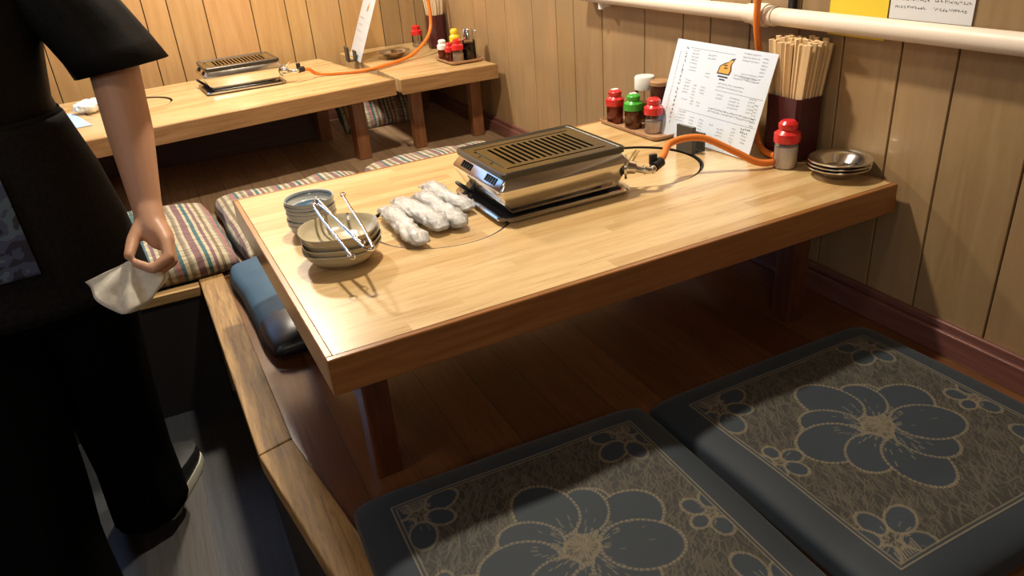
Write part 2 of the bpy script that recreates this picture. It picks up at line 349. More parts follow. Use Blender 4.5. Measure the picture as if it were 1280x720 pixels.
def tube(bm, pts, r, n=12, flat=None, cap=True, up=None):
    """r: radius or list; flat=(w,h) elliptical scale"""
    pts = [Vector(p) for p in pts]; rings = []
    t0 = (pts[1]-pts[0]).normalized(); ref = Vector(up) if up else (Vector((0, 0, 1)) if abs(t0.z) < .9 else Vector((1, 0, 0)))
    nrm = (ref-t0*ref.dot(t0)).normalized()
    for i, p in enumerate(pts):
        t = (pts[min(i+1, len(pts)-1)]-pts[max(i-1, 0)]).normalized()
        nrm = (nrm-t*nrm.dot(t)).normalized(); bi = t.cross(nrm)
        rr = r[i] if isinstance(r, (list, tuple)) else r; fw, fh = flat or (1, 1)
        rings.append([bm.verts.new(p+nrm*(math.cos(2*PI*k/n)*rr*fh)+bi*(math.sin(2*PI*k/n)*rr*fw)) for k in range(n)])
    for a, b in zip(rings, rings[1:]):
        for i in range(n): bm.faces.new((a[i], a[(i+1) % n], b[(i+1) % n], b[i]))
    if cap: bm.faces.new(rings[0][::-1]); bm.faces.new(rings[-1])
    bmesh.ops.recalc_face_normals(bm, faces=bm.faces[:])
    return bm
def prism(bm, pts, z0, z1):
    a = [bm.verts.new((x, y, z0)) for x, y in pts]; b = [bm.verts.new((x, y, z1)) for x, y in pts]
    bm.faces.new(a[::-1]); bm.faces.new(b); n = len(pts)
    for i in range(n): bm.faces.new((a[i], a[(i+1) % n], b[(i+1) % n], b[i]))
    bmesh.ops.recalc_face_normals(bm, faces=bm.faces[:]); return bm
def cut(o, cutters):
    """boolean-subtract a list of bmesh solids and bake"""
    tmp = []
    for bm in cutters:
        c = mesh_obj('cutter', bm, M['void']); c.matrix_world = o.matrix_world.copy() if False else c.matrix_world; tmp.append(c)
        if o.parent: c.parent = o.parent
        md = o.modifiers.new('cut', 'BOOLEAN'); md.operation = 'DIFFERENCE'; md.object = c; md.solver = 'EXACT'
    bpy.context.view_layer.update()
    dg = bpy.context.evaluated_depsgraph_get(); me = bpy.data.meshes.new_from_object(o.evaluated_get(dg))
    o.modifiers.clear(); old = o.data; o.data = me; me.name = o.name
    for c in tmp: d = c.data; bpy.data.objects.remove(c); bpy.data.meshes.remove(d)
    return o
def tone_attr(me, per_face):
    a = me.color_attributes.new('tone', 'FLOAT_COLOR', 'CORNER')
    for p in me.polygons:
        v = per_face[p.index]
        for li in p.loop_indices: a.data[li].color = (v[0], v[1], v[2], 1)

# ------------------------------------------------------------------ the room
ZC = 2.1; ZL = -.38; YB = 2.88; XL = -3.5; YF = -2.4
# raised floor (the L of it: main platform right of the kerb, back platform beyond the aisle)
K_out = [(-1.376, 1.17), (-1.352, .25), (-.962, -2.4)]
bm = bmesh.new()
prism(bm, [(.0, -2.4), (0, 1.17), (-1.31, 1.17), (-1.288, .262), (-.9, -2.4)], ZL, 0)
struct(mesh_obj('floor', bm, M['floor']))
struct(mesh_obj('floor_back', B((XL, 1.17, ZL), (0, YB, 0)), plank_mat('brown_back_boards', [(.26, .165, .095), (.31, .20, .12), (.24, .15, .085), (.33, .22, .13)], .1, .5)))
struct(mesh_obj('floor_aisle', B((XL, YF, ZL-.05), (0, YB, ZL)), M['floor_low']))
# dark risers
bm = bmesh.new(); box(bm, (XL, 1.13, ZL), (-1.376, 1.169, -.022))
prism(bm, [(-1.356, 1.169), (-1.338, .25), (-1.3, .25), (-1.31, 1.169)], ZL, -.028)
prism(bm, [(-1.338, .252), (-.948, -2.4), (-.91, -2.4), (-1.3, .25)], ZL, -.028)
struct(mesh_obj('trim_1', bm, M['riser']))
# edge kerb of worn oak, two lengths meeting at a bend; thin lip along the back platform
def kerb(name, pts, label):
    bm = bmesh.new(); prism(bm, pts, -.028, .012); bmesh.ops.bevel(bm, geom=bm.edges[:], offset=.003, segments=2, profile=.5, affect='EDGES')
    return struct(mesh_obj(name, bm, M['beam']))
kerb('trim_2', [(-1.376, 1.19), (-1.309, 1.19), (-1.287, .268), (-1.354, .248)], '')
kerb('trim_3', [(-1.354, .245), (-1.287, .265), (-.893, -2.4), (-.963, -2.4)], '')
struct(mesh_obj('trim_4', B((XL, 1.128, -.022), (-1.378, 1.168, .006), .002), wood('oak_lip', (.3, .18, .07), (.42, .27, .11), (.52, .35, .16), 'X', .4, .2)))

def wall_boards(name, seams, fixed, axis, z0, z1, mat, gap=.0022, depth=.02, sat=.1, sign=1, tones=None):
    """seams along axis; boards at fixed coordinate with tiny open joints"""
    bm = bmesh.new(); tn = []
    for i, (a, b) in enumerate(zip(seams, seams[1:])):
        v = 1+random.uniform(-sat, sat); t = (v*random.uniform(.97, 1.03), v, v*random.uniform(.93, 1.05))
        if tones and i in tones: t = tones[i]
        n0 = len(bm.faces)
        if axis == 'Y': box(bm, (fixed, a+gap/2, z0), (fixed+sign*depth, b-gap/2, z1), .0012, segs=1)
        else: box(bm, (a+gap/2, fixed, z0), (b-gap/2, fixed+sign*depth, z1), .0012, segs=1)
        tn += [t]*(len(bm.faces)-n0)
    o = mesh_obj(name, bm, mat); tone_attr(o.data, tn)
    return struct(o)
ys = [-2.4, -2.1, -1.78, -1.5, -1.22, -.95, -.72, -.48, -.229, -.067, .055, .2, .33, .49, .638, .753, .935, 1.171, 1.354, 1.478, 1.664, 1.903, 2.094, 2.233, 2.45, 2.62, 2.76, YB]
wall_boards('wall_right', ys, 0, 'Y', 0, ZC, M['wall'], .004, .02)
struct(mesh_obj('wall_right_backing', B((.018, YF, ZL), (.08, YB+.1, ZC)), M['groove']))
xs = [XL, -3.3, -3.05, -2.8, -2.6, -2.33, -2.1, -1.9, -1.72, -1.56, -1.3, -1.198, -1.045, -.841, -.686, -.586, -.429, -.226]
wall_boards('wall_back', xs, YB, 'X', 0, ZC, M['wall_back'], .004, .02, .05)
wall_boards('wall_back_boards', [-.226, -.131, -.05, .0], YB-.006, 'X', 0, ZC, M['wall'], .003, .026, .06)
struct(mesh_obj('wall_back_backing', B((XL, YB+.018, ZL), (.08, YB+.09, ZC)), M['groove']))
struct(mesh_obj('wall_left', B((XL-.08, YF, ZL), (XL, YB, ZC)), wood('left_wall_boards', (.26, .155, .068), (.33, .2, .09), (.39, .245, .12), 'Z', .5)))
struct(mesh_obj('wall_front', B((XL, YF-.08, ZL), (.08, YF, ZC)), plain('front_wall_plaster', (.45, .36, .26), .8)))
struct(mesh_obj('ceiling', B((XL, YF, ZC), (.08, YB+.1, ZC+.06)), plain('ceiling_board', (.5, .40, .28), .8)))
# baseboard with a stepped moulding
bm = bmesh.new(); box(bm, (-.022, YF, 0), (0, YB, .052), .003); box(bm, (-.012, YF, .052), (0, YB, .068), .003)
struct(mesh_obj('baseboard_right', bm, M['base']))
bm = bmesh.new(); box(bm, (XL, 2.53, 0), (-.66, YB, .17), .004)
struct(mesh_obj('trim_5', bm, wood('dark_purple_box_step', (.05, .028, .028), (.07, .038, .037), (.085, .048, .046), 'X', .5)))
struct(mesh_obj('baseboard_back', B((-.66, YB-.02, 0), (-.022, YB-.006, .17), .003), M['base']))

# wall pipe with bracket and clamp
t = thing('wall_pipe', 'cream painted pipe running along the right wall above the tables', 'pipe', (0, 0, 0))
bm = bmesh.new(); tube(bm, [(-.034, YF+.01, .633), (-.034, 0, .633), (-.034, 1.24, .633)], .0195, 20); mesh_obj('pipe', bm, M['pipe'], t, 'auto')
bm = bmesh.new(); tube(bm, [(-.034, .37, .633), (-.034, .46, .633)], .0225, 20); tube(bm, [(-.034, .395, .633), (-.034, .435, .633)], .026, 20)
mesh_obj('coupling', bm, M['pipe'], t, 'auto')
bm = bmesh.new(); box(bm, (-.016, .34, .64), (-.002, .356, .72), .003); mesh_obj('valve_lever', bm, M['black'], t)
for y in (-1.5, -.8, 1.12):
    bm = bmesh.new(); tube(bm, [(0, y, .605), (-.034, y, .605)], .007, 12); tube(bm, [(-.034, y, .596), (-.034, y, .614)], .009, 12); mesh_obj('bracket', bm, M['white'], t, 'auto')

# ------------------------------------------------------------------ lettering strokes (illegible small print)
def strokes(bm, x0, y0, w, h, n, size, z=.0004, vertical=False):
    """block of little pseudo-glyph marks in a local XY plane"""
    for i in range(n):
        px = x0+(0 if vertical else (i*size*1.05) % max(w, size)); row = int((i*size*1.05)/max(w, size)) if not vertical else i
        py = y0-(row*size*1.45 if not vertical else i*size*1.25)
        if py < y0-h: break
        for k in range(3):
            a = random.choice((0, 1)); ox = random.uniform(0, size*.7); oy = random.uniform(0, size*.7); l_ = size*random.uniform(.4, .85); tk = size*.16
            lo, hi = ((ox, oy), (ox+l_, oy+tk)) if a else ((ox, oy), (ox+tk, oy+l_))
            v = [bm.verts.new((px+min(q[0], size), py+min(q[1], size), z)) for q in (lo, (hi[0], lo[1]), hi, (lo[0], hi[1]))]
            bm.faces.new(v)

# wall notices (on the boards, partly behind the pipe)
def notice(name, label, y0, y1, z0, z1, mat, blocks, size):
    t = thing(name, label, 'notice', (-.003, (y0+y1)/2, z0)); t.rotation_euler = (PI/2, 0, -PI/2)
    # local x runs toward -Y (viewer's right), local y up, local z off the wall
    w = y1-y0; h = z1-z0
    bm = bmesh.new(); box(bm, (-w/2, 0, -.0008), (w/2, h, .0002)); mesh_obj('sheet', bm, mat, t)
    bm = bmesh.new()
    for b in blocks: strokes(bm, -w/2+b[0]*w, b[1]*h, b[2]*w, b[3]*h, b[4], size)
    mesh_obj('lettering', bm, M['ink_dark'], t)
    return t
notice('yellow_notice', 'yellow paper notice with handwriting taped above the pipe', .098, .245, .603, .80, M['yellow_paper'],
       [(.05, .42, .9, .1, 12, .0085), (.1, .62, .8, .1, 10, .01), (.1, .8, .8, .1, 9, .01)], .009)
notice('white_notice', 'white printed notice right of the yellow sheet above the pipe', -.082, .094, .648, .85, M['white_paper'],
       [(.06, .10, .4, .1, 11, 0), (.54, .10, .4, .1, 11, 0), (.06, .17, .4, .1, 12, 0), (.54, .17, .4, .1, 12, 0), (.06, .24, .4, .1, 12, 0), (.54, .24, .4, .1, 12, 0), (.06, .33, .4, .1, 12, 0), (.54, .33, .4, .1, 12, 0), (.06, .45, .88, .1, 24, 0), (.06, .6, .88, .1, 24, 0)], .006)

# ------------------------------------------------------------------ tables
H = .33
def ring_pts(cx, cy, r, n=64): return [(cx+r*math.cos(2*PI*i/n), cy+r*math.sin(2*PI*i/n)) for i in range(n)]
TT = thing('low_table', 'long low table with pale block top nearest the camera', 'table', (-.018, .0, 0), .0266)
LT, WT, TH = 1.213, .8545, .0633
def table_top(parent, L_, W_, H_, T_, discs, mat_edge, mat_end, mat_top=None, border=.012):
    core = mesh_obj('tabletop', B((-L_+border, border, H_-T_+.004), (-border, W_-border, H_), 0), mat_top or M['top'], parent)
    wells = []
    for cx, cy, r in discs:
        wells.append(prism(bmesh.new(), ring_pts(cx, cy, r+.0092), H_-.03, H_+.02))
    if wells: cut(core, wells)
    for cx, cy, r in discs:
        bm = bmesh.new(); prism(bm, ring_pts(cx, cy, r), H_-.022, H_-.0035)
        d = mesh_obj('round_cover', bm, mat_top or M['top'], parent)
        d.data.materials.append(M['black'])
        bm = bmesh.new(); prism(bm, ring_pts(cx, cy, r+.0090), H_-.029, H_-.0225); mesh_obj('well_liner', bm, M['void'], parent)
        mesh_obj('well_ring', L([(r+.0085, H_-.03), (r+.0091, H_-.03), (r+.0091, H_-.0003), (r+.0058, H_-.0003), (r+.0058, H_-.006), (r+.0085, H_-.006)], 96, center=(cx, cy, 0)), M['black'], parent)
        bm = bmesh.new(); box(bm, (cx-.004, cy+r*.28, H_-.0036), (cx+.02, cy+r*.28+.006, H_-.0029), .0002, segs=1); mesh_obj('finger_slot', bm, M['black'], d)
    bm = bmesh.new(); box(bm, (-L_, 0, H_-T_), (0, border, H_-.0003), .0015, segs=1); mesh_obj('front_edge', bm, mat_edge, parent)
    bm = bmesh.new(); box(bm, (-L_, W_-border, H_-T_), (0, W_, H_-.0003), .0015, segs=1); mesh_obj('back_edge', bm, mat_edge, parent)
    bm = bmesh.new(); box(bm, (-L_, border, H_-T_), (-L_+border, W_-border, H_-.0003), .0015, segs=1); mesh_obj('left_edge', bm, mat_end, parent)
    bm = bmesh.new(); box(bm, (-border, border, H_-T_), (0, W_-border, H_-.0003), .0015, segs=1); mesh_obj('right_edge', bm, mat_end, parent)
def w2t(x, y):   # world -> table local
    c, s = math.cos(.0266), math.sin(.0266); dx, dy = x+.018, y
    return (c*dx+s*dy, -s*dx+c*dy)
d1 = w2t(-.885, .400); d2 = w2t(-.368, .440)
table_top(TT, LT, WT, H, TH, [(d1[0], d1[1], .145), (d2[0], d2[1], .1475)], M['edge'], M['edge_y'])
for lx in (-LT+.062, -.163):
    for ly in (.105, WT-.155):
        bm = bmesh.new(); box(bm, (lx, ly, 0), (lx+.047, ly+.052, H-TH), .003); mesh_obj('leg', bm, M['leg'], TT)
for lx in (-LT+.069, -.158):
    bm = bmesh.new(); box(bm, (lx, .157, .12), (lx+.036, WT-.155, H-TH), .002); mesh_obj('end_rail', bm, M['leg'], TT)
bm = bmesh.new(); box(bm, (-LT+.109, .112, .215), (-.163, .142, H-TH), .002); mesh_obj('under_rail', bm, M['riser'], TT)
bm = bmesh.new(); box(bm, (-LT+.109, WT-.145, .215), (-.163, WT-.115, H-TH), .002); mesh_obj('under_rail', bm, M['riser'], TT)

# back table and its extension
H2 = .32
BT = thing('low_table', 'low table with pale top at the back wall under the second roaster', 'table', (-.472, 1.975, 0), .16)
c16, s16 = math.cos(.16), math.sin(.16)
def w2b(x, y): dx, dy = x+.472, y-1.975; return (c16*dx+s16*dy, -s16*dx+c16*dy)
e1 = w2b(-1.45, 2.30)
table_top(BT, 1.55, .62, H2, .062, [(e1[0], e1[1], .15)], M['back_edge'], M['back_edge'])
bm = bmesh.new(); box(bm, (-1.55, .622, H2-.062), (0, .80, H2), .001); tb = mesh_obj('rear_leaf', bm, M['top'], BT)
for lx in (-1.5, -.16):
    for ly in (.10, .52):
        bm = bmesh.new(); box(bm, (lx, ly, 0), (lx+.055, ly+.055, H2-.062), .003); mesh_obj('leg', bm, M['back_leg'], BT)
ET = thing('side_table', 'small square-ended low table butted between the back table and right wall', 'table', (-.03, 1.965, 0), .02)
bm = bmesh.new(); box(bm, (-.425, 0, H2-.058), (0, .895, H2-.002), .003); mesh_obj('tabletop', bm, M['top'], ET)
bm = bmesh.new(); box(bm, (-.427, -.012, H2-.06), (0.002, .0, H2-.0015), .002); mesh_obj('front_edge', bm, M['back_edge'], ET)
for lx in (-.36, -.085):
    for ly in (.1, .78):
        bm = bmesh.new(); box(bm, (lx, ly, 0), (lx+.05, ly+.045, H2-.058), .003); mesh_obj('leg', bm, M['back_leg'], ET)

# ------------------------------------------------------------------ floor cushions
def pillow_z(u, v, T, e=.30):
    a = max(0, 1-abs(u)**7)**e*max(0, 1-abs(v)**7)**e
    return T*(.22+.78*a) if abs(u) < 1 and abs(v) < 1 else T*.22
def pattern_cushion():
    S_ = .57; N = 400
    hatch = np.zeros((N, N)); line = np.zeros((N, N)); petal = np.zeros((N, N), bool)
    g = (np.arange(N)+.5)/N*S_-S_/2; X, Y = np.meshgrid(g, g)      # X,Y in metres from the centre
    rng = random.Random(3)
    def seg(arr, x0, y0, x1, y1, w, val):
        k0 = int((min(x0, x1)-w*2+S_/2)/S_*N); k1 = int((max(x0, x1)+w*2+S_/2)/S_*N)+2; j0 = int((min(y0, y1)-w*2+S_/2)/S_*N); j1 = int((max(y0, y1)+w*2+S_/2)/S_*N)+2
        k0, j0 = max(k0, 0), max(j0, 0); k1, j1 = min(k1, N), min(j1, N)
        if k0 >= k1 or j0 >= j1: return
        x = X[j0:j1, k0:k1]; y = Y[j0:j1, k0:k1]; dx, dy = x1-x0, y1-y0; LL = dx*dx+dy*dy+1e-12
        tt = np.clip(((x-x0)*dx+(y-y0)*dy)/LL, 0, 1); d = np.hypot(x-x0-tt*dx, y-y0-tt*dy)
        arr[j0:j1, k0:k1] = np.maximum(arr[j0:j1, k0:k1], val*np.clip(1.5-d/w, 0, 1))
    b_in = S_/2-.058
    # hatched ground inside the border
    for _ in range(3300):
        x, y = rng.uniform(-b_in+.006, b_in-.006), rng.uniform(-b_in+.006, b_in-.006); a = rng.gauss(1.15, .5); ln = rng.uniform(.010, .032)
        seg(hatch, x, y, x+ln*math.cos(a), y+ln*math.sin(a), .0009, rng.uniform(.4, 1))
    ins = (np.abs(X) < b_in-.004) & (np.abs(Y) < b_in-.004)
    def flower(cx, cy, R, n, ph, core, hat=True, wid=.9):
        for k in range(n):
            a = ph+2*PI*k/n; big = 1 if k % 2 == 0 else .82; rc = R*(.60+rng.uniform(-.05, .03))*big; a += rng.uniform(-.09, .09)
            px, py = cx+rc*math.cos(a), cy+rc*math.sin(a); ra, rb = R*.40*big, R*wid*.36*big
            u = (X-px)*math.cos(a)+(Y-py)*math.sin(a); v = -(X-px)*math.sin(a)+(Y-py)*math.cos(a)
            rad = np.sqrt((u/ra)**2+(v/rb)**2); inside = (rad < 1) & ins
            rim = (np.abs(rad-1)*ra < .0028) & ins
            petal[inside & ~rim] = True; line[inside & ~rim] = 0
            ang = np.arctan2(v/rb, u/ra); tick = (np.sin(ang*46) > -.35)
            line[rim] = np.maximum(line[rim], np.where(tick[rim], .75, .25))
        for k in range(int(core*900)):
            a = rng.uniform(0, 2*PI); r0 = abs(rng.gauss(0, 1))*R*.20; ln = rng.uniform(.004, .012)
            x, y = cx+r0*math.cos(a), cy+r0*math.sin(a)
            if abs(x) < b_in and abs(y) < b_in: seg(line, x, y, x+ln*math.cos(a), y+ln*math.sin(a), .0009, rng.uniform(.35, .8))
    flower(0, 0, .135, 7, .9, .1, wid=.8); flower(0, 0, .158, 9, .3, .36, wid=.86)
    for sx in (-1, 1):
        for sy in (-1, 1):
            flower(sx*(b_in-.035), sy*(b_in-.04), .075, 6, .6*sx+sy, .035, wid=.8)
    flower(-b_in+.02, .02, .05, 5, .1, .02); flower(b_in-.02, -.03, .05, 5, 2.2, .02)
    line[~ins] = 0; hatch[~ins] = 0; petal &= ins
    # double border line and corner combs
    for off in (0, .0065):
        q = b_in-off
        for a, b in (((-q, -q), (q, -q)), ((q, -q), (q, q)), ((q, q), (-q, q)), ((-q, q), (-q, -q))): seg(line, *a, *b, .0011, .95 if off == 0 else .7)
    for sx in (-1, 1):
        for sy in (-1, 1):
            for k in range(9):
                x = sx*(b_in-.012-k*.005); seg(line, x, sy*(b_in-.01), x-sx*.004, sy*(b_in-.024-.003*(k % 3)), .0012, .7)
    base = np.array([.007, .016, .027]); hc = np.array([.030, .027, .022]); hl = np.array([.095, .084, .060]); lc = np.array([.17, .145, .095]); pc = np.array([.009, .020, .033])
    col = np.tile(base, (N, N, 1))
    col[ins] = hc*.55; col = col*(1-hatch[..., None]*.75)+hl*hatch[..., None]*.75
    col[petal] = pc
    col = col*(1-line[..., None])+lc*line[..., None]
    # mesh
    verts = []; us = (np.arange(N)/(N-1)*2-1)
    for j in range(N):
        for i in range(N):
            u, v = us[i], us[j]
            verts.append((0, 0, 0))
    V = np.zeros((N, N, 3)); U, Vv = np.meshgrid(us, us)
    a = np.power(np.clip(1-np.abs(U)**9, 0, 1), .28)*np.power(np.clip(1-np.abs(Vv)**9, 0, 1), .28)
    # rounded corner squeeze
    k = 1-.018*(np.abs(U)*np.abs(Vv))**6
    V[..., 0] = U*S_/2*k; V[..., 1] = Vv*S_/2*k
    V[..., 2] = .014+.036*a+.002*np.sin(V[..., 0]*23+1)*np.cos(V[..., 1]*19)*a + (line*.0006)
    faces = []
    idx = np.arange(N*N).reshape(N, N)
    q = np.stack([idx[:-1, :-1], idx[:-1, 1:], idx[1:, 1:], idx[1:, :-1]], -1).reshape(-1, 4)
    # bottom skirt
    ringi = np.concatenate([idx[0, :], idx[1:, -1], idx[-1, -2::-1], idx[-2:0:-1, 0]])
    RV = V.reshape(-1, 3)[ringi].copy(); nb = len(ringi)
    mid = RV.copy(); mid[:, :2] *= 1.006; mid[:, 2] = .010
    low = RV.copy(); low[:, :2] *= .97; low[:, 2] = .0005
    allv = np.concatenate([V.reshape(-1, 3), mid, low, [[0, 0, .0005]]])
    o0 = N*N; o1 = o0+nb; o2 = o1+nb; F = q.tolist()
    for i in range(nb):
        j = (i+1) % nb
        F.append((int(ringi[j]), int(ringi[i]), o0+i, o0+j)); F.append((o0+j, o0+i, o1+i, o1+j)); F.append((o1+j, o1+i, o2))
    me = bpy.data.meshes.new('floor_cushion'); me.from_pydata(allv.tolist(), [], F); me.update()
    ca = me.color_attributes.new('weave', 'FLOAT_COLOR', 'POINT'); cc = np.ones((len(allv), 4)); cc[:, :3] = base; cc[:N*N, :3] = col.reshape(-1, 3)
    ca.data.foreach_set('color', cc.astype(np.float32).ravel())
    for p in me.polygons: p.use_smooth = True
    m, n, l, b = new_mat('brocade_weave'); at = n.new('ShaderNodeAttribute'); at.attribute_name = 'weave'; l.new(at.outputs['Color'], b.inputs['Base Color'])
    b.inputs['Roughness'].default_value = .7; b.inputs['Sheen Weight'].default_value = .1
    t = n.new('ShaderNodeTexCoord'); z = n.new('ShaderNodeTexNoise'); z.inputs['Scale'].default_value = 9; l.new(t.outputs['Object'], z.inputs['Vector']); bp = n.new('ShaderNodeBump'); bp.inputs['Strength'].default_value = .25; bp.inputs['Distance'].default_value = .01; l.new(z.outputs['Fac'], bp.inputs['Height']); l.new(bp.outputs[0], b.inputs['Normal'])
    me.materials.append(m)
    return me
zme = pattern_cushion()
def zab(loc, rz, label, sx=1):
    o = bpy.data.objects.new('floor_cushion', zme); C.objects.link(o); o.location = loc; o.rotation_euler = (0, 0, rz); o.scale = (sx, 1, 1)
    return tag(o, label, 'cushion', 'dark flowered floor cushions in front of the near table')
zab((-.962, -.292, .001), -.02, 'dark blue flowered floor cushion touching the oak kerb, left one of the near pair')
zab((-.378, -.310, .001), .015, 'dark flowered floor cushion beside the right wall baseboard')

def soft_cushion(name, sx, sy, T, mat, seed=0, sag=0, n=44, e=.34, parent=None):
    bm = bmesh.new(); top = []; bot = []
    for j in range(n):
        for i in range(n):
            u = i/(n-1)*2-1; v = j/(n-1)*2-1; a = max(0, 1-abs(u)**5)**e*max(0, 1-abs(v)**5)**e; k = 1-.03*(abs(u)*abs(v))**4
            nz = noise.noise(Vector((u*1.6+seed, v*1.6, seed*.7)))*.012*a+noise.noise(Vector((u*5+seed, v*4, seed)))*.004
            x, y = u*sx/2*k+noise.noise(Vector((v*2+seed, 1, seed)))*.008, v*sy/2*k+noise.noise(Vector((u*2+seed, 5, seed)))*.008
            top.append(bm.verts.new((x, y, T*.3+T*.7*a+nz-sag*a*(1-u*u)))); bot.append(bm.verts.new((x*.985, y*.985, max(.0005, T*.28-T*.28*a**.6))))
    for S2, fl in ((top, False), (bot, True)):
        for j in range(n-1):
            for i in range(n-1):
                q = (S2[j*n+i], S2[j*n+i+1], S2[(j+1)*n+i+1], S2[(j+1)*n+i])
                bm.faces.new(q[::-1] if fl else q)
    rg = [i for i in range(n)]+[j*n+n-1 for j in range(1, n)]+[(n-1)*n+i for i in range(n-2, -1, -1)]+[j*n for j in range(n-2, 0, -1)]
    for a, b in zip(rg, rg[1:]+rg[:1]): bm.faces.new((top[b], top[a], bot[a], bot[b]))
    return mesh_obj(name, bm, mat, parent, True)
# blue cushion tucked under the far side of the near table
o = soft_cushion('floor_cushion', .56, .60, .062, M['blue'], 2.2); o.location = (-1.005, .885, .001); o.rotation_euler = (0, 0, .05)
tag(o, 'plain blue floor cushion tucked under the left end of the near table', 'cushion')
nb_ = len(o.data.polygons); o.data.materials.append(M['shaded_blue_vinyl'])
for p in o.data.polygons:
    if p.center.y < -.17+.03*math.sin(p.center.x*20): p.material_index = 1  # near end coloured black in place of the shadow falling there
# striped cushions
for i, (x, rz, lab) in enumerate(((-1.535, .05, 'striped woven floor cushion by the aisle, nearest the standing person'),
                                  (-.985, .03, 'striped woven floor cushion, middle one of the row behind the near table'),
                                  (-.435, .0, 'striped woven floor cushion nearest the right wall, behind the grill plate'))):
    o = soft_cushion('striped_cushion', .538, .62, .085 if i == 0 else .075, M['stripes'], i*3.7); o.location = (x, 1.46+.03*i, .001); o.rotation_euler = (0, 0, rz+.02)
    tag(o, lab, 'cushion', 'striped cushions between the two tables')
o = soft_cushion('striped_cushion', .40, .30, .07, M['stripes'], 9); o.location = (-.45, 2.70, .0); o.rotation_euler = (.0, 0, .1)
o.location.z = .10; o.rotation_euler = (1.0, 0, .1); o.location = (-.40, 2.66, .005+.10)
tag(o, 'striped cushion leaning in the dark under the back tables', 'cushion')

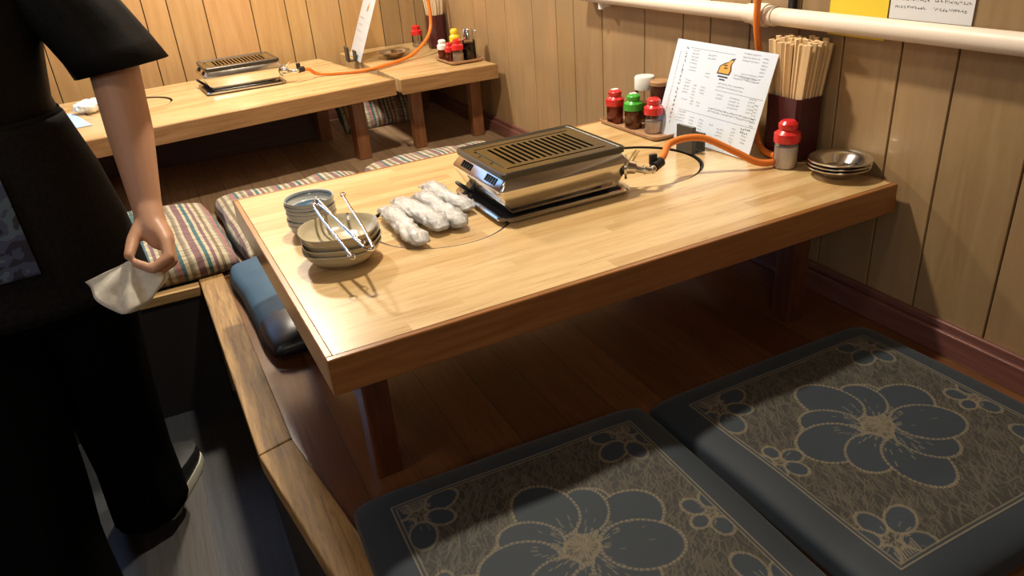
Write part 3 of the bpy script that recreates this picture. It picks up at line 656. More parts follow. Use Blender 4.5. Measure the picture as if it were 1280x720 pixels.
# ------------------------------------------------------------------ gas roasters
def make_roaster():
    t = thing('table_grill', '', 'grill')
    w, d = .300, .232
    # stamped base tray with rolled rim
    bm = bmesh.new()
    def rrect(hw, hd, r, z, n=6):
        out = []
        for cx, cy, a0 in ((hw-r, hd-r, 0), (-hw+r, hd-r, PI/2), (-hw+r, -hd+r, PI), (hw-r, -hd+r, 1.5*PI)):
            for k in range(n+1): a = a0+PI/2*k/n; out.append((cx+r*math.cos(a), cy+r*math.sin(a), z))
        return out
    def skin(bm, rings, cap0=True, cap1=True, loop=False, mats=None):
        R = [[bm.verts.new(p) for p in r] for r in rings]; n = len(R[0])
        for q, (a, b) in enumerate(zip(R, R[1:])):
            for i in range(n):
                f = bm.faces.new((a[i], a[(i+1) % n], b[(i+1) % n], b[i]))
                if mats: f.material_index = mats[q]
        if cap0: bm.faces.new(R[0][::-1])
        if cap1: f = bm.faces.new(R[-1]); f.material_index = mats[-1] if mats else 0
        return bm
    skin(bm, [rrect(.150, .118, .02, .002), rrect(.158, .126, .026, .004), rrect(.161, .129, .028, .009), rrect(.158, .126, .026, .0125), rrect(.152, .120, .022, .0115), rrect(.148, .116, .02, .005)])
    mesh_obj('base_tray', bm, M['steel'], t, 'auto')
    bm = bmesh.new(); skin(bm, [rrect(.146, .112, .02, .0052), rrect(.146, .112, .02, .0062)]); mesh_obj('water_tray', bm, M['void'], t)
    # stand-off feet holding the body
    for sx in (-1, 1):
        for sy in (-1, 1):
            bm = bmesh.new(); box(bm, (sx*.11-.008, sy*.085-.008, .006), (sx*.11+.008, sy*.085+.008, .024), .001); mesh_obj('foot', bm, M['black'], t)
    # body: walls flare out to a ridge, then fold in below the plate
    bm = bmesh.new()
    def R(hw, hd, z, r=.006): return rrect(hw, hd, r, z, 3)
    skin(bm, [R(.130, .106, .013), R(.153, .120, .058, .008), R(.1565, .1215, .066, .010), R(.1555, .121, .071, .008), R(.1395, .1135, .0895), R(.134, .108, .090)])
    body = mesh_obj('body', bm, M['steel'], t, 'auto')
    # vent slots on the folded left shoulder
    for g0 in (-.085, .035):
        for k in range(5):
            y = g0+k*.0105
            bm = bmesh.new(); box(bm, (-.0075, -.0028, -.0006), (.0075, .0028, .0009), .0004, segs=1)
            mesh_obj('vent_slot', bm, M['void'], body, loc=(-.1482, y, .0806), rot=(0, -math.atan2(.0185, .016), 0))
    # cast grill plate with rim, recess and slots
    bm = bmesh.new(); skin(bm, [rrect(.140, .113, .010, .089), rrect(.146, .1185, .012, .092), rrect(.147, .1195, .012, .1015), rrect(.1445, .117, .011, .104), rrect(.139, .1115, .009, .1032), rrect(.137, .1095, .008, .1012)])
    pl = mesh_obj('grill_plate', bm, [M['grill'], M['iron']], t, 'auto')
    for p in pl.data.polygons:
        if abs(p.normal.z) < .8: p.material_index = 1
    cutters = []
    for k in range(14):
        x = -.0910+k*.0146; c = bmesh.new(); box(c, (x-.0036, -.063, .09), (x+.0036, .065, .12), 0); cutters.append(c)
    # engraved drip channel (three sides)
    c = bmesh.new(); box(c, (-.118, -.0845, .0995), (.118, -.0785, .12)); cutters.append(c)
    c = bmesh.new(); box(c, (-.124, -.070, .0995), (-.118, .070, .12)); cutters.append(c)
    c = bmesh.new(); box(c, (-.118, .0785, .0995), (.118, .083, .12)); cutters.append(c)
    cut(pl, cutters)
    for (x, y) in ((-.128, -.03), (-.128, .03)):
        bm = bmesh.new(); L0 = lathe(bm, [(0, .0), (.003, 0), (.003, .0008), (0, .0008)], 12, center=(x, y, .1011)); mesh_obj('drain_hole', bm, M['void'], pl)
    # end handle loop
    bm = bmesh.new(); pts = [(-.135, .07, .012), (-.158, .072, .03), (-.163, .085, .036), (-.156, .098, .03), (-.135, .1, .012)]; tube(bm, catmull(pts, 5), .004, 8); mesh_obj('tray_handle', bm, M['black'], t, 'auto')
    # burner valve and nozzle at the right end of the front
    v = thing('x', '', 'x'); bpy.data.objects.remove(v)
    bm = bmesh.new(); tube(bm, [(.140, -.095, .055), (.150, -.103, .054), (.172, -.116, .050)], [.016, .017, .013], 20); tube(bm, [(.152, -.104, .053), (.156, -.107, .053)], .026, 24)
    val = mesh_obj('gas_valve', bm, M['steel'], t, 'auto')
    bm = bmesh.new(); pts = [(.168, -.113, .05), (.182, -.128, .046), (.196, -.136, .045), (.214, -.128, .046)]; tube(bm, catmull(pts, 5), .0075, 14)
    for q in ((.184, -.129, .046), (.2, -.135, .045)): tube(bm, [Vector(q), Vector(q)+Vector((.005, -.001, 0))], .0098, 14)
    mesh_obj('hose_nozzle', bm, M['steel'], val, 'auto')
    bm = bmesh.new(); tube(bm, [(.164, -.108, .062), (.185, -.095, .074), (.196, -.088, .077)], .0028, 8, flat=(2.2, .8)); mesh_obj('valve_lever', bm, M['brass'], val, 'auto')
    bm = bmesh.new(); tube(bm, [(.138, -.094, .055), (.146, -.1, .055)], .021, 20); mesh_obj('valve_collar', bm, M['black'], val, 'auto')
    return t
g1 = make_roaster(); g1.location = (-.640, .412, H); g1.rotation_euler = (0, 0, .02)
g1['label'] = 'stainless gas table grill with slotted black plate on the near table'; g1['group'] = 'gas table grills'
g2 = copy_tree(g1); g2.location = (-1.01, 2.37, H2); g2.rotation_euler = (0, 0, .045)
g2['label'] = 'stainless gas table grill on the back table by the far wall'

# hoses: the black clip belongs to each hose
def hose(pts, label, clip):
    t = thing('gas_hose', label, 'hose', tuple(pts[0])); p0 = Vector(pts[0])
    bm = bmesh.new(); tube(bm, [q-p0 for q in catmull(pts, 10)], .0078, 14); mesh_obj('hose_tube', bm, M['hose'], t, 'auto')
    a, b = Vector(clip[0])-p0, Vector(clip[1])-p0
    bm = bmesh.new(); tube(bm, [a, b], .0115, 14); box(bm, (a+Vector((-.004, .004, .004))), (a+Vector((.012, .014, .026))), .001); mesh_obj('hose_clip', bm, M['black'], t, 'auto')
    return t
def rw(o, p):
    bpy.context.view_layer.update(); return o.matrix_world @ Vector(p)
n1 = rw(g1, (.216, -.127, .046)); n2 = rw(g2, (.216, -.127, .046))
hose([n1, n1+Vector((.03, .015, .012)), (-.345, .335, .405), (-.28, .315, .408), (-.22, .275, .375), (-.175, .245, .347), (-.128, .236, .341), (-.100, .262, .340), (-.094, .32, .346), (-.068, .372, .385), (-.050, .388, .45), (-.052, .395, .54), (-.066, .395, .61), (-.068, .395, .66), (-.066, .395, .76), (-.05, .395, .86)],
     'orange gas hose from the near grill up the right wall', (n1+Vector((-.004, 0, 0)), n1+Vector((.02, .008, .006))))
hose([n2, n2+Vector((.04, .012, -.005)), (-.698, 2.29, H2+.012), (-.53, 2.225, H2+.009), (-.43, 2.26, H2+.009), (-.286, 2.35, H2+.014), (-.186, 2.41, H2+.052), (-.122, 2.475, H2+.10), (-.108, 2.49, H2+.18), (-.112, 2.5, H2+.30), (-.10, 2.52, H2+.42)],
     'orange gas hose curving across the back table', (n2+Vector((-.004, 0, 0)), n2+Vector((.02, .008, .0))))

# ------------------------------------------------------------------ bottles and shakers
def shaker(loc, label, cap, fill, r=.0235, h=.093, level=.6, group='condiments on the near tray', patch=True, name='spice_shaker'):
    t = thing(name, label, 'shaker', loc, random.uniform(-.3, .3), group)
    hb = h*.66
    mesh_obj('bottle', L([(0, 0), (r*.92, 0), (r, .003), (r, hb*.82), (r*.86, hb*.97), (r*.84, hb), (0, hb)]), M['glass'], t, 'auto')
    if fill: mesh_obj('contents', L([(0, .001), (r*.88, .001), (r*.93, .004), (r*.93, hb*level), (0, hb*(level+.05))]), fill, t, 'auto')
    a = h-hb
    mesh_obj('cap', L([(r*.8, hb-.012), (r*1.07, hb-.012), (r*1.10, hb-.004), (r*1.08, hb+a*.2), (r*.8, hb+a*.36), (r*.72, hb+a*.42), (r*.80, hb+a*.55), (r*.78, hb+a*.8), (r*.55, hb+a*.96), (0, h)]), cap, t, 'auto')
    if patch:
        bm = bmesh.new(); box(bm, (-r*.38, -r*.3, h-.0016), (r*.38, r*.3, h+.0012), .0008, segs=1); mesh_obj('cap_sticker', bm, M['white'], t)
    return t
ZT = H+.004
shaker((-.200, .790, ZT), 'shaker of red chili powder with a red cap, leftmost on the near tray', M['red'], M['chili'], level=.85)
shaker((-.192, .712, ZT), 'small shaker with a green cap in the tray behind the near grill', M['green'], M['spice'], level=.75)
shaker((-.178, .638, ZT), 'red-capped shaker of white salt beside the propped menu on the near table', M['red'], M['salt'], level=.5, patch=False)
shaker((-.115, .222, H), 'red-capped shaker of pinkish salt in front of the large chopstick holder', M['red'], M['salt'], r=.0265, h=.108, level=.7, patch=False, group=None or 'condiments beside the large chopstick holder')
# tall jar white lid, brown jar wooden lid, chrome capped bottle
t = thing('tall_shaker', 'tall clear shaker with a wide white lid at the back of the near tray', 'shaker', (-.125, .755, ZT))
mesh_obj('bottle', L([(0, 0), (.024, 0), (.0255, .004), (.0255, .095), (.024, .105), (0, .105)]), M['glass'], t, 'auto')
mesh_obj('contents', L([(0, .001), (.023, .001), (.0238, .004), (.0238, .05), (0, .052)]), M['cork'], t, 'auto')
mesh_obj('lid', L([(.024, .088), (.0275, .088), (.028, .092), (.028, .120), (.026, .1235), (0, .1238)]), M['white'], t, 'auto')
t = thing('brown_jar', 'dark brown jar with a wooden lid between white-lidded shaker and menu', 'jar', (-.118, .692, ZT))
mesh_obj('jar_body', L([(0, 0), (.025, 0), (.0265, .004), (.0265, .10), (.025, .108), (0, .108)]), M['jarbrown'], t, 'auto')
mesh_obj('lid', L([(.0, .108), (.0275, .108), (.0275, .117), (.025, .1195), (0, .12)]), M['cork'], t, 'auto')
def soy(loc, label, h, r, group):
    t = thing('soy_sauce_bottle', label, 'bottle', loc, -.6, group)
    mesh_obj('bottle', L([(0, 0), (r, 0), (r*1.03, .004), (r, h*.55), (r*.9, h*.66), (0, h*.66)]), M['glass'], t, 'auto')
    mesh_obj('sauce', L([(0, .001), (r*.93, .001), (r*.97, .004), (r*.95, h*.54), (0, h*.56)]), M['soy'], t, 'auto')
    c = mesh_obj('chrome_cap', L([(r*.8, h*.64), (r*.98, h*.64), (r*.95, h*.72), (r*.9, h*.9), (r*.72, h*.98), (0, h)]), M['steel'], t, 'auto')
    bm = bmesh.new(); tube(bm, [(r*.6, 0, h*.86), (r*1.15, 0, h*.9), (r*1.35, 0, h*.86)], .004, 10); mesh_obj('spout', bm, M['steel'], c, 'auto')
    return t
soy((-.108, .640, ZT), 'chrome-capped soy sauce bottle half hidden behind the propped menu', .125, .025, 'soy sauce bottles')

def tray(loc, w, d, rz, label):
    t = bmesh.new()
    def rr(hw, hd, r, z, n=5):
        out = []
        for cx, cy, a0 in ((hw-r, hd-r, 0), (-hw+r, hd-r, PI/2), (-hw+r, -hd+r, PI), (hw-r, -hd+r, 1.5*PI)):
            for k in range(n+1): a = a0+PI/2*k/n; out.append((cx+r*math.cos(a), cy+r*math.sin(a), z))
        return out
    rings = [rr(w/2-.01, d/2-.01, .012, .0005), rr(w/2-.003, d/2-.003, .015, .003), rr(w/2, d/2, .017, .012), rr(w/2-.002, d/2-.002, .016, .0125), rr(w/2-.006, d/2-.006, .014, .0045), rr(w/2-.012, d/2-.012, .012, .0035)]
    R_ = [[t.verts.new(p) for p in r] for r in rings]; n = len(R_[0])
    for a, b in zip(R_, R_[1:]):
        for i in range(n): t.faces.new((a[i], a[(i+1) % n], b[(i+1) % n], b[i]))
    t.faces.new(R_[0][::-1]); t.faces.new(R_[-1])
    o = mesh_obj('condiment_tray', t, M['tray'], None, 'auto', loc, (0, 0, rz))
    return tag(o, label, 'tray')
tray((-.152, .700, H), .155, .270, .02, 'brown plastic tray holding the condiments on the near table')
tray((-.115, 2.165, H2), .155, .205, .02, 'brown plastic tray holding the condiments on the small back table')
ZB = H2+.004
shaker((-.168, 2.215, ZB), 'white-capped shaker of chili at the left of the back tray', M['white'], M['chili'], r=.021, h=.085, level=.9, group='condiments on the back tray', patch=False)
shaker((-.160, 2.155, ZB), 'little red-capped shaker squeezed between white cap and larger red cap, back tray', M['red'], M['chili'], r=.018, h=.078, level=.8, group='condiments on the back tray', patch=False)
shaker((-.140, 2.108, ZB), 'larger red-capped shaker of white salt at the front of the back tray', M['red'], M['salt'], r=.024, h=.095, level=.6, group='condiments on the back tray', patch=False)
shaker((-.110, 2.205, ZB), 'shaker with a yellow cap behind the red caps of the back tray', M['yellow'], M['salt'], r=.022, h=.125, level=.5, group='condiments on the back tray', patch=False)
shaker((-.115, 2.70, H2), 'red-capped shaker standing alone beside the back chopstick holder', M['red'], M['salt'], r=.026, h=.10, level=.3, group='condiments beside the back chopstick holder', patch=False)
soy((-.078, 2.130, ZB), 'black soy sauce bottle with chrome cap on the back tray', .130, .029, 'soy sauce bottles')

# ------------------------------------------------------------------ chopstick holders
def holder_box(loc, w, d, h, rz, label, mat, octo=False, name='chopstick_holder'):
    t = thing(name, label, 'holder', loc, rz, 'chopstick holders')
    bm = bmesh.new(); tk = .004
    if octo:
        n = 8; o_ = [(w/2*math.cos(2*PI*(i+.5)/n)*1.05, d/2*math.sin(2*PI*(i+.5)/n)*1.05) for i in range(n)]
    else:
        c = .008; o_ = [(-w/2+c, -d/2), (w/2-c, -d/2), (w/2, -d/2+c), (w/2, d/2-c), (w/2-c, d/2), (-w/2+c, d/2), (-w/2, d/2-c), (-w/2, -d/2+c)]
    n = len(o_); i_ = [(x*(1-2*tk/w), y*(1-2*tk/d)) for x, y in o_]
    lv = [[bm.verts.new((x, y, z)) for x, y in pts] for pts, z in ((o_, 0), (o_, h), (i_, h), (i_, .005))]
    for a, b in zip(lv, lv[1:]):
        for k in range(n): bm.faces.new((a[k], a[(k+1) % n], b[(k+1) % n], b[k]))
    bm.faces.new(lv[0][::-1]); bm.faces.new(lv[-1])
    mesh_obj('box_body', bm, mat, t)
    return t
holder_box((-.046, .279, H), .076, .104, .143, 0, 'large dark maroon chopstick holder against the right wall', M['maroon'])
holder_box((-.050, 2.585, H2), .088, .088, .150, .0, 'maroon faceted chopstick holder on the small back table', M['maroon'], True)
# sticks: one mesh each kind, every stick its own object
bm = bmesh.new(); box(bm, (-.0062, -.0034, 0), (.0062, .0034, .24), .0008, segs=1)
for v in bm.verts:
    k = v.co.z/.24; v.co.x *= .8+.2*k; v.co.y *= .85+.15*k
sm = mesh_obj('chopsticks', bm, M['stick']); st_me = sm.data; bpy.data.objects.remove(sm)
rng = random.Random(11); k = 0
for iy in range(10):
    for ix in range(6):
        bx_ = -.046+(ix-2.5)*.0090; by_ = .279+(iy-4.5)*.0066
        fx = (ix-2.5)/2.5; fy = (iy-4.5)/4.5
        o = bpy.data.objects.new('disposable_chopsticks', st_me); C.objects.link(o)
        top = Vector((bx_+fx*.006+rng.uniform(-.002, .002), by_+fy*.028+rng.uniform(-.002, .002), 0)); dirv = Vector((top.x-bx_, top.y-by_, .24)).normalized()
        o.rotation_euler = (dirv.to_track_quat('Z', 'Y')).to_euler(); o.rotation_euler.rotate_axis('Z', rng.choice((PI/2, PI/2, 1.2, 1.9)))
        o.location = (bx_, by_, H+.024+rng.uniform(-.007, .006))
        tag(o, 'disposable wooden chopsticks packed in the large maroon holder at the right wall', 'chopsticks', 'chopsticks in the large maroon holder')
bm = bmesh.new(); tube(bm, [(0, 0, 0), (0, 0, .24)], [.0019, .0031], 8); sm = mesh_obj('chopstick', bm, M['stick2'], None, 'auto'); st2 = sm.data; bpy.data.objects.remove(sm)
for k in range(34):
    a = k*2.4; rr_ = .031*math.sqrt((k+.5)/34); bx_, by_ = -.050+rr_*.75*math.cos(a), 2.585+rr_*.75*math.sin(a)
    o = bpy.data.objects.new('chopstick', st2); C.objects.link(o); dv = Vector((rr_*math.cos(a)*1.0, rr_*math.sin(a)*1.0, .24)).normalized()
    o.rotation_euler = dv.to_track_quat('Z', 'Y').to_euler(); o.location = (bx_, by_, H2+.008+rng.uniform(0, .02))
    tag(o, 'slender pale chopstick standing in the faceted back holder', 'chopsticks', 'chopsticks in the back holder')

# ------------------------------------------------------------------ menus
def menu(mat_world, w, h, label, blocks):
    t = thing('menu_card', label, 'menu'); t.matrix_world = mat_world; t['group'] = 'laminated menus'
    bm = bmesh.new(); box(bm, (0, 0, -.0006), (w, h, .0006), .0003, segs=1); mesh_obj('card', bm, M['paper'], t)
    if blocks:
        a = bmesh.new(); d_ = bmesh.new()
        for (x, y, ww, hh, n, sz, dk, vert) in blocks: strokes(d_ if dk else a, x*w, y*h, ww*w, hh*h, n, sz, .0009, vert)
        # thin rules
        for (x0, x1, y) in ((.16, .62, .93), (.2, .98, .30), (.52, .98, .57)):
            q = [a.verts.new((x0*w, y*h, .0009)), a.verts.new((x1*w, y*h, .0009)), a.verts.new((x1*w, y*h+.0007, .0009)), a.verts.new((x0*w, y*h+.0007, .0009))]; a.faces.new(q)
        mesh_obj('print', a, M['ink'], t); mesh_obj('title_print', d_, M['ink_dark'], t)
    # small orange emblem with dark outline and underline
    bm = bmesh.new(); s = w*.055; cx, cy = w*.56, h*.79
    if not blocks: s = w*.09; cx, cy = w*.6, h*.8
    def blob(pts, z): v = [bm.verts.new((cx+x*s, cy+y*s, z)) for x, y in pts]; return bm.faces.new(v)
    out = [(-1.1, -.7), (.9, -.7), (1.1, -.2), (.9, .5), (1.3, 1.25), (.75, 1.15), (.3, .75), (-.3, .55), (-.9, .2)]
    f = blob([(x*1.12, y*1.12) for x, y in out], .0009); f.material_index = 1; f = blob([(x*.92, y*.9) for x, y in out], .0012); f.material_index = 0
    for ln in (((-.4, .3), (.4, .35)), ((-.2, -.05), (.5, .0)), ((.0, .3), (.1, -.35))):
        (x0, y0), (x1, y1) = ln; f = blob([(x0, y0), (x1, y1), (x1, y1+.14), (x0+.12, y0+.14)], .0014); f.material_index = 1
    f = blob([(-.9, -1.15), (.9, -1.15), (.9, -.98), (-.9, -.98)], .0012); f.material_index = 1
    f = blob([(-.5, -1.5), (.5, -1.5), (.5, -1.35), (-.5, -1.35)], .0012); f.material_index = 1
    mesh_obj('emblem', bm, [M['logo'], M['ink_dark']], t)
    return t
def basis(BL, TLp, BRp):
    BL, TLp, BRp = map(Vector, (BL, TLp, BRp)); x = (BRp-BL).normalized(); y = (TLp-BL); y = (y-x*y.dot(x)).normalized(); z = x.cross(y)
    return Matrix(((x.x, y.x, z.x, BL.x), (x.y, y.y, z.y, BL.y), (x.z, y.z, z.z, BL.z), (0, 0, 0, 1)))
bl = []
bl += [(.06, .86, .03, .75, 30, .0045, 0, True), (.12, .90, .03, .80, 6, .0085, 1, True), (.12, .66, .03, .6, 13, .0085, 1, True)]
rb = random.Random(5)
for (x, y, n_, r_) in ((.19, .90, 6, 5), (.36, .88, 7, 2), (.20, .73, 6, 2), (.38, .70, 4, 2), (.19, .60, 5, 5), (.29, .56, 3, 5), (.37, .56, 4, 3), (.20, .40, 5, 1), (.30, .40, 3, 2), (.37, .40, 3, 2), (.20, .27, 7, 4), (.34, .24, 4, 4), (.44, .24, 4, 4), (.24, .10, 5, 1), (.56, .22, 3, 1), (.64, .2, 5, 3), (.78, .24, 3, 6), (.6, .10, 3, 3), (.75, .08, 3, 2), (.88, .20, 4, 3), (.7, .95, 12, 3), (.88, .93, 4, 6), (.72, .76, 12, 2), (.53, .63, 20, 2), (.55, .52, 5, 2), (.68, .52, 8, 4), (.86, .55, 5, 5), (.92, .5, 3, 7)):
    for q in range(r_): bl.append((x, y-q*.032, .3, .05, n_, .0042, 0, False))
for q in range(2): bl.append((.50, .375-q*.028, .48, .05, 34, .0045, 1 if q == 0 else 0, False)); bl.append((.66, .735-q*.028, .3, .05, 18, .0045, 0, False))
bl.append((.86, .26, .1, .05, 5, .006, 1, False)); bl.append((.86, .225, .1, .05, 4, .006, 1, False))
menu(basis((-.170, .642, .334), (-.097, .644, .565), (-.153, .300, .332)), .342, .242, 'white printed menu card propped up on the near table', bl)
menu(basis((-.455, 2.72, H2+.004), (-.345, 2.735, H2+.255), (-.478, 2.46, H2+.002)), .262, .30, 'white menu card seen edge-on, propped on the back table', [(.15, .93, .5, .05, 8, .008, 0, False), (.1, .6, .8, .05, 16, .006, 0, False), (.1, .5, .8, .05, 16, .006, 0, False), (.1, .4, .8, .05, 16, .006, 0, False)])
def menu_stand(loc, rz, label):
    t = thing('menu_stand', label, 'stand', loc, rz, 'menu stands')
    lean = Matrix.Rotation(0, 3, 'X')
    bm = bmesh.new(); box(bm, (-.008, -.029, 0), (.003, .029, .066), .0015); mesh_obj('front_block', bm, M['holder'], t)
    bm = bmesh.new(); box(bm, (.028, -.028, 0), (.036, .028, .045), .0015); mesh_obj('rear_block', bm, M['holder'], t)
    bm = bmesh.new(); box(bm, (.003, -.028, 0), (.028, .028, .0018), .0005); mesh_obj('foot_plate', bm, M['holder'], t)
    return t
menu_stand((-.212, .452, H), .08, 'dark block stand gripping the menu on the near table')
menu_stand((-.505, 2.56, H2), -.05, 'dark block stand gripping the menu on the back table')

# ------------------------------------------------------------------ bowls, dishes, steel bowls
def revolve_copies(name, prof, mats, spots, labels, cat, group, parts=None):
    pass
def bowl_stack(n, base, r, hstep, prof_fn, name, cat, group, mat, labels, inner=None, wob=.002, ell=1):
    proto = None
    for k in range(n):
        if proto is None:
            proto = thing(name, labels[0], cat, (base[0], base[1], base[2]), 0, group)
            mesh_obj('bowl_body', L(prof_fn(r), 48), mat, proto, 'auto')
            if inner:
                for nm, pr, mt in inner: mesh_obj(nm, L(pr, 48), mt, proto, 'auto')
            o = proto
        else: o = copy_tree(proto)
        o.location = (base[0]+random.uniform(-wob, wob), base[1]+random.uniform(-wob, wob), base[2]+k*hstep); o.rotation_euler = (0, 0, k*1.3); o.scale = (1, ell, 1)
        o['label'] = labels[min(k, len(labels)-1)] if k < n-1 else labels[-1]
def small_prof(r): return [(0, .003), (r*.60, .003), (r*.62, 0), (r*.72, 0), (r*.84, .005), (r*.92, .012), (r*.925, .0195), (r*.985, .0215), (r, .0245), (r*.985, .0282), (r*.945, .0274), (r*.91, .018), (r*.8, .0105), (r*.5, .0075), (0, .0072)]
mid_l = 'small blue-rimmed bowl inside the tall stack, hidden but for its rim'
bowl_stack(7, (-1.128, .497, H), .0505, .0078, small_prof, 'small_bowl', 'bowl', 'stacked small bowls', M['ceramic'],
           ['small greyish bowl at the bottom of the tall stack', mid_l, mid_l, mid_l, mid_l, mid_l, 'small bowl with blue glazed inside, topmost of the tall stack'],
           inner=[('blue_glaze', [(0, .0074), (.025, .0077), (.036, .0098), (.0345, .0104), (.025, .0083), (0, .0080)], M['ceramic_blue']), ('blue_band', [(.0464, .0215), (.0470, .0232), (.0462, .0232), (.0458, .0215)], M['ceramic_blue'])])
# dishes with a softly wavy rim
def dish_mesh():
    bm = bmesh.new(); r = .0735
    lathe(bm, [(0, .003), (r*.46, .003), (r*.48, 0), (r*.56, 0), (r*.60, .003), (r*.80, .011), (r*.94, .025), (r*.965, .0325), (r, .0355), (r*.99, .0382), (r*.962, .0365), (r*.91, .0265), (r*.77, .0145), (r*.56, .008), (0, .0062)], 60)
    for v in bm.verts:
        a = math.atan2(v.co.y, v.co.x); rr = math.hypot(v.co.x, v.co.y)/r
        if rr > .5:
            k = (rr-.5)*2; s = 1+.018*k*math.cos(5*a+.6)+.012*k*math.cos(2*a); v.co.x *= s; v.co.y *= s; v.co.z += .0016*k*math.cos(3*a)
    for v in bm.verts: v.co.z *= .88
    return bm
dish0 = mesh_obj('shallow_dish', dish_mesh(), M['dish'], None, 'auto')
dl = ['beige dish at the bottom of the dish stack', 'beige dish second from the bottom of the dish stack', 'beige dish just under the top one of the dish stack', 'beige wavy-edged dish on top of the stack with tongs across it']
for k in range(4):
    o = dish0 if k == 0 else dish0.copy()
    if k: C.objects.link(o)
    o.location = (-1.112+random.uniform(-.002, .002), .318+random.uniform(-.002, .002), H+k*.0112); o.rotation_euler = (0, 0, .05*k)
    tag(o, dl[k], 'dish', 'stacked beige dishes')
# metal bowls
def steel_prof(r): return [(0, .001), (r*.45, .001), (r*.5, .003), (r*.72, .016), (r*.80, .021), (r*.97, .0235), (r, .0225), (r, .0245), (r*.97, .0255), (r*.79, .023), (r*.70, .018), (r*.48, .0045), (0, .003)]
sl = ['stainless bowl at the bottom of the stack by the right wall', 'stainless bowl in the middle of the stack by the right wall', 'stainless bowl on top of the stack by the right wall']
s0 = mesh_obj('steel_bowl', L(steel_prof(.066), 48), M['steel'], None, 'auto')
for k in range(3):
    o = s0 if k == 0 else s0.copy()
    if k: C.objects.link(o)
    o.location = (-.071+.0005*k, .112-.001*k, H+k*.0075); tag(o, sl[k], 'bowl', 'stacked stainless bowls')
o = s0.copy(); C.objects.link(o); o.location = (-.310, 2.48, H2); o.scale = (1.15, 1.15, 1.2); tag(o, 'single stainless bowl on the small back table', 'bowl')

# ------------------------------------------------------------------ tongs
def tongs(bend, tipA, tipB, label, side):
    bend, tipA, tipB = map(Vector, (bend, tipA, tipB)); t = thing('tongs', label, 'tongs', tuple(bend), 0, 'metal tongs on the dishes')
    mid = (tipA+tipB)/2; ax = (mid-bend).normalized()
    for tip in (tipA, tipB):
        d = tip-bend; lat = (tip-mid); lat_n = lat.normalized() if lat.length > 1e-6 else Vector((1, 0, 0))
        pts = [Vector((0, 0, 0)), ax*.006+lat_n*.006, d*.35+lat_n*.006, d*.7+lat_n*.002, d*.93, d]
        bm = bmesh.new(); tube(bm, catmull(pts, 6), .0028, 8, flat=(.95, .38)); mesh_obj('arm', bm, M['steel'], t, 'auto')
        bm = bmesh.new(); u = d.normalized(); s_ = u.cross(Vector((0, 0, 1))).normalized()
        loop = [d-u*.008+u*.016*(.5-.5*math.cos(a))*1.3+s_*.0055*math.sin(a) for a in [2*PI*i/16 for i in range(17)]]
        tube(bm, loop, .0012, 6); mesh_obj('tip_loop', bm, M['steel'], t, 'auto')
    bm = bmesh.new(); pts = [ax*.008+Vector((0, 0, 0))]
    lat_n = (tipA-mid).normalized(); loop = [ax*(.008-.012*math.cos(a)*1.0)*(1 if math.cos(a) > -2 else 1)+lat_n*.0085*math.sin(a) for a in np.linspace(-PI*.5, PI*.5, 9)]
    tube(bm, loop, .0032, 8, flat=(.5, 1.2)); mesh_obj('spring_bend', bm, M['steel'], t, 'auto')
    return t
tongs((-1.095, .165, .4025), (-1.119, .440, .4150), (-1.072, .425, .418), 'steel tongs opening towards the bowls, bend at the near dish rim', 1)
tongs((-1.133, .405, .4195), (-1.127, .176, .394), (-1.101, .205, .4035), 'steel tongs with the bend resting on the small bowl stack', -1)

# ------------------------------------------------------------------ wrapped hand towels
def wrapped_towel(p0, p1, r, seed, label):
    p0, p1 = Vector(p0), Vector(p1); d = p1-p0; Ln = d.length; t = thing('wrapped_towel', label, 'towel', (p0.x, p0.y, H), math.atan2(d.y, d.x), 'hand towels in clear wrap')
    def ring_of(x, ra, rb, zc, amp, n=36):
        out = []
        for j in range(n):
            a = 2*PI*j/n; q = 1+amp*noise.noise(Vector((x*30+seed, math.cos(a)*1.8, math.sin(a)*1.8+seed)))+amp*.9*noise.noise(Vector((x*45+seed*3, math.cos(a)*6, math.sin(a)*6)))
            out.append((x, ra*q*math.cos(a)+.005*math.sin(x*22+seed), max(.0007, zc+rb*q*math.sin(a))))
        return out
    def build(name, rings, mat):
        bm = bmesh.new(); R_ = [[bm.verts.new(p) for p in rr] for rr in rings]; n = len(R_[0])
        for A, B2 in zip(R_, R_[1:]):
            for j in range(n): bm.faces.new((A[j], A[(j+1) % n], B2[(j+1) % n], B2[j]))
        bm.faces.new(R_[0][::-1]); bm.faces.new(R_[-1]); return mesh_obj(name, bm, mat, t, True)
    rr = []
    for i in range(31):
        s_ = i/30; e = (1-abs(2*s_-1)**5)**.5 if 0 < s_ < 1 else .05; e = max(e, .08); rr.append(ring_of(s_*Ln, r*.92*e, r*.72*e, r*.76, .2))
    build('towel_roll', rr, M['towel'])
    rr = []; ext0, ext1 = .026, .012; tot = Ln+ext0+ext1
    for i in range(53):
        x = -ext0+tot*i/52
        if x < 0: k = .50+.5*(x+ext0)/ext0 if x > -ext0*.45 else .55+.5*(-x-ext0*.45)/ext0; fl = .42
        elif x > Ln: k = 1-.45*(x-Ln)/ext1; fl = .4
        else: k = min(1, .86+x*14, .86+(Ln-x)*14); fl = .80
        rr.append(ring_of(x, r*1.06*k, r*fl*max(k, .5), r*.80 if fl > .5 else r*.62, .31))
    build('plastic_wrap', rr, M['wrap'])
wrapped_towel((-.978, .470), (-.966, .285), .0195, 1.3, 'hand towel in clear wrap nearest the dishes')
wrapped_towel((-.930, .510), (-.914, .330), .0195, 4.1, 'wrapped hand towel second from the dishes')
wrapped_towel((-.886, .512), (-.866, .325), .0195, 7.7, 'wrapped hand towel third from the dishes')
wrapped_towel((-.846, .570), (-.824, .400), .0185, 9.2, 'wrapped hand towel touching the near grill')

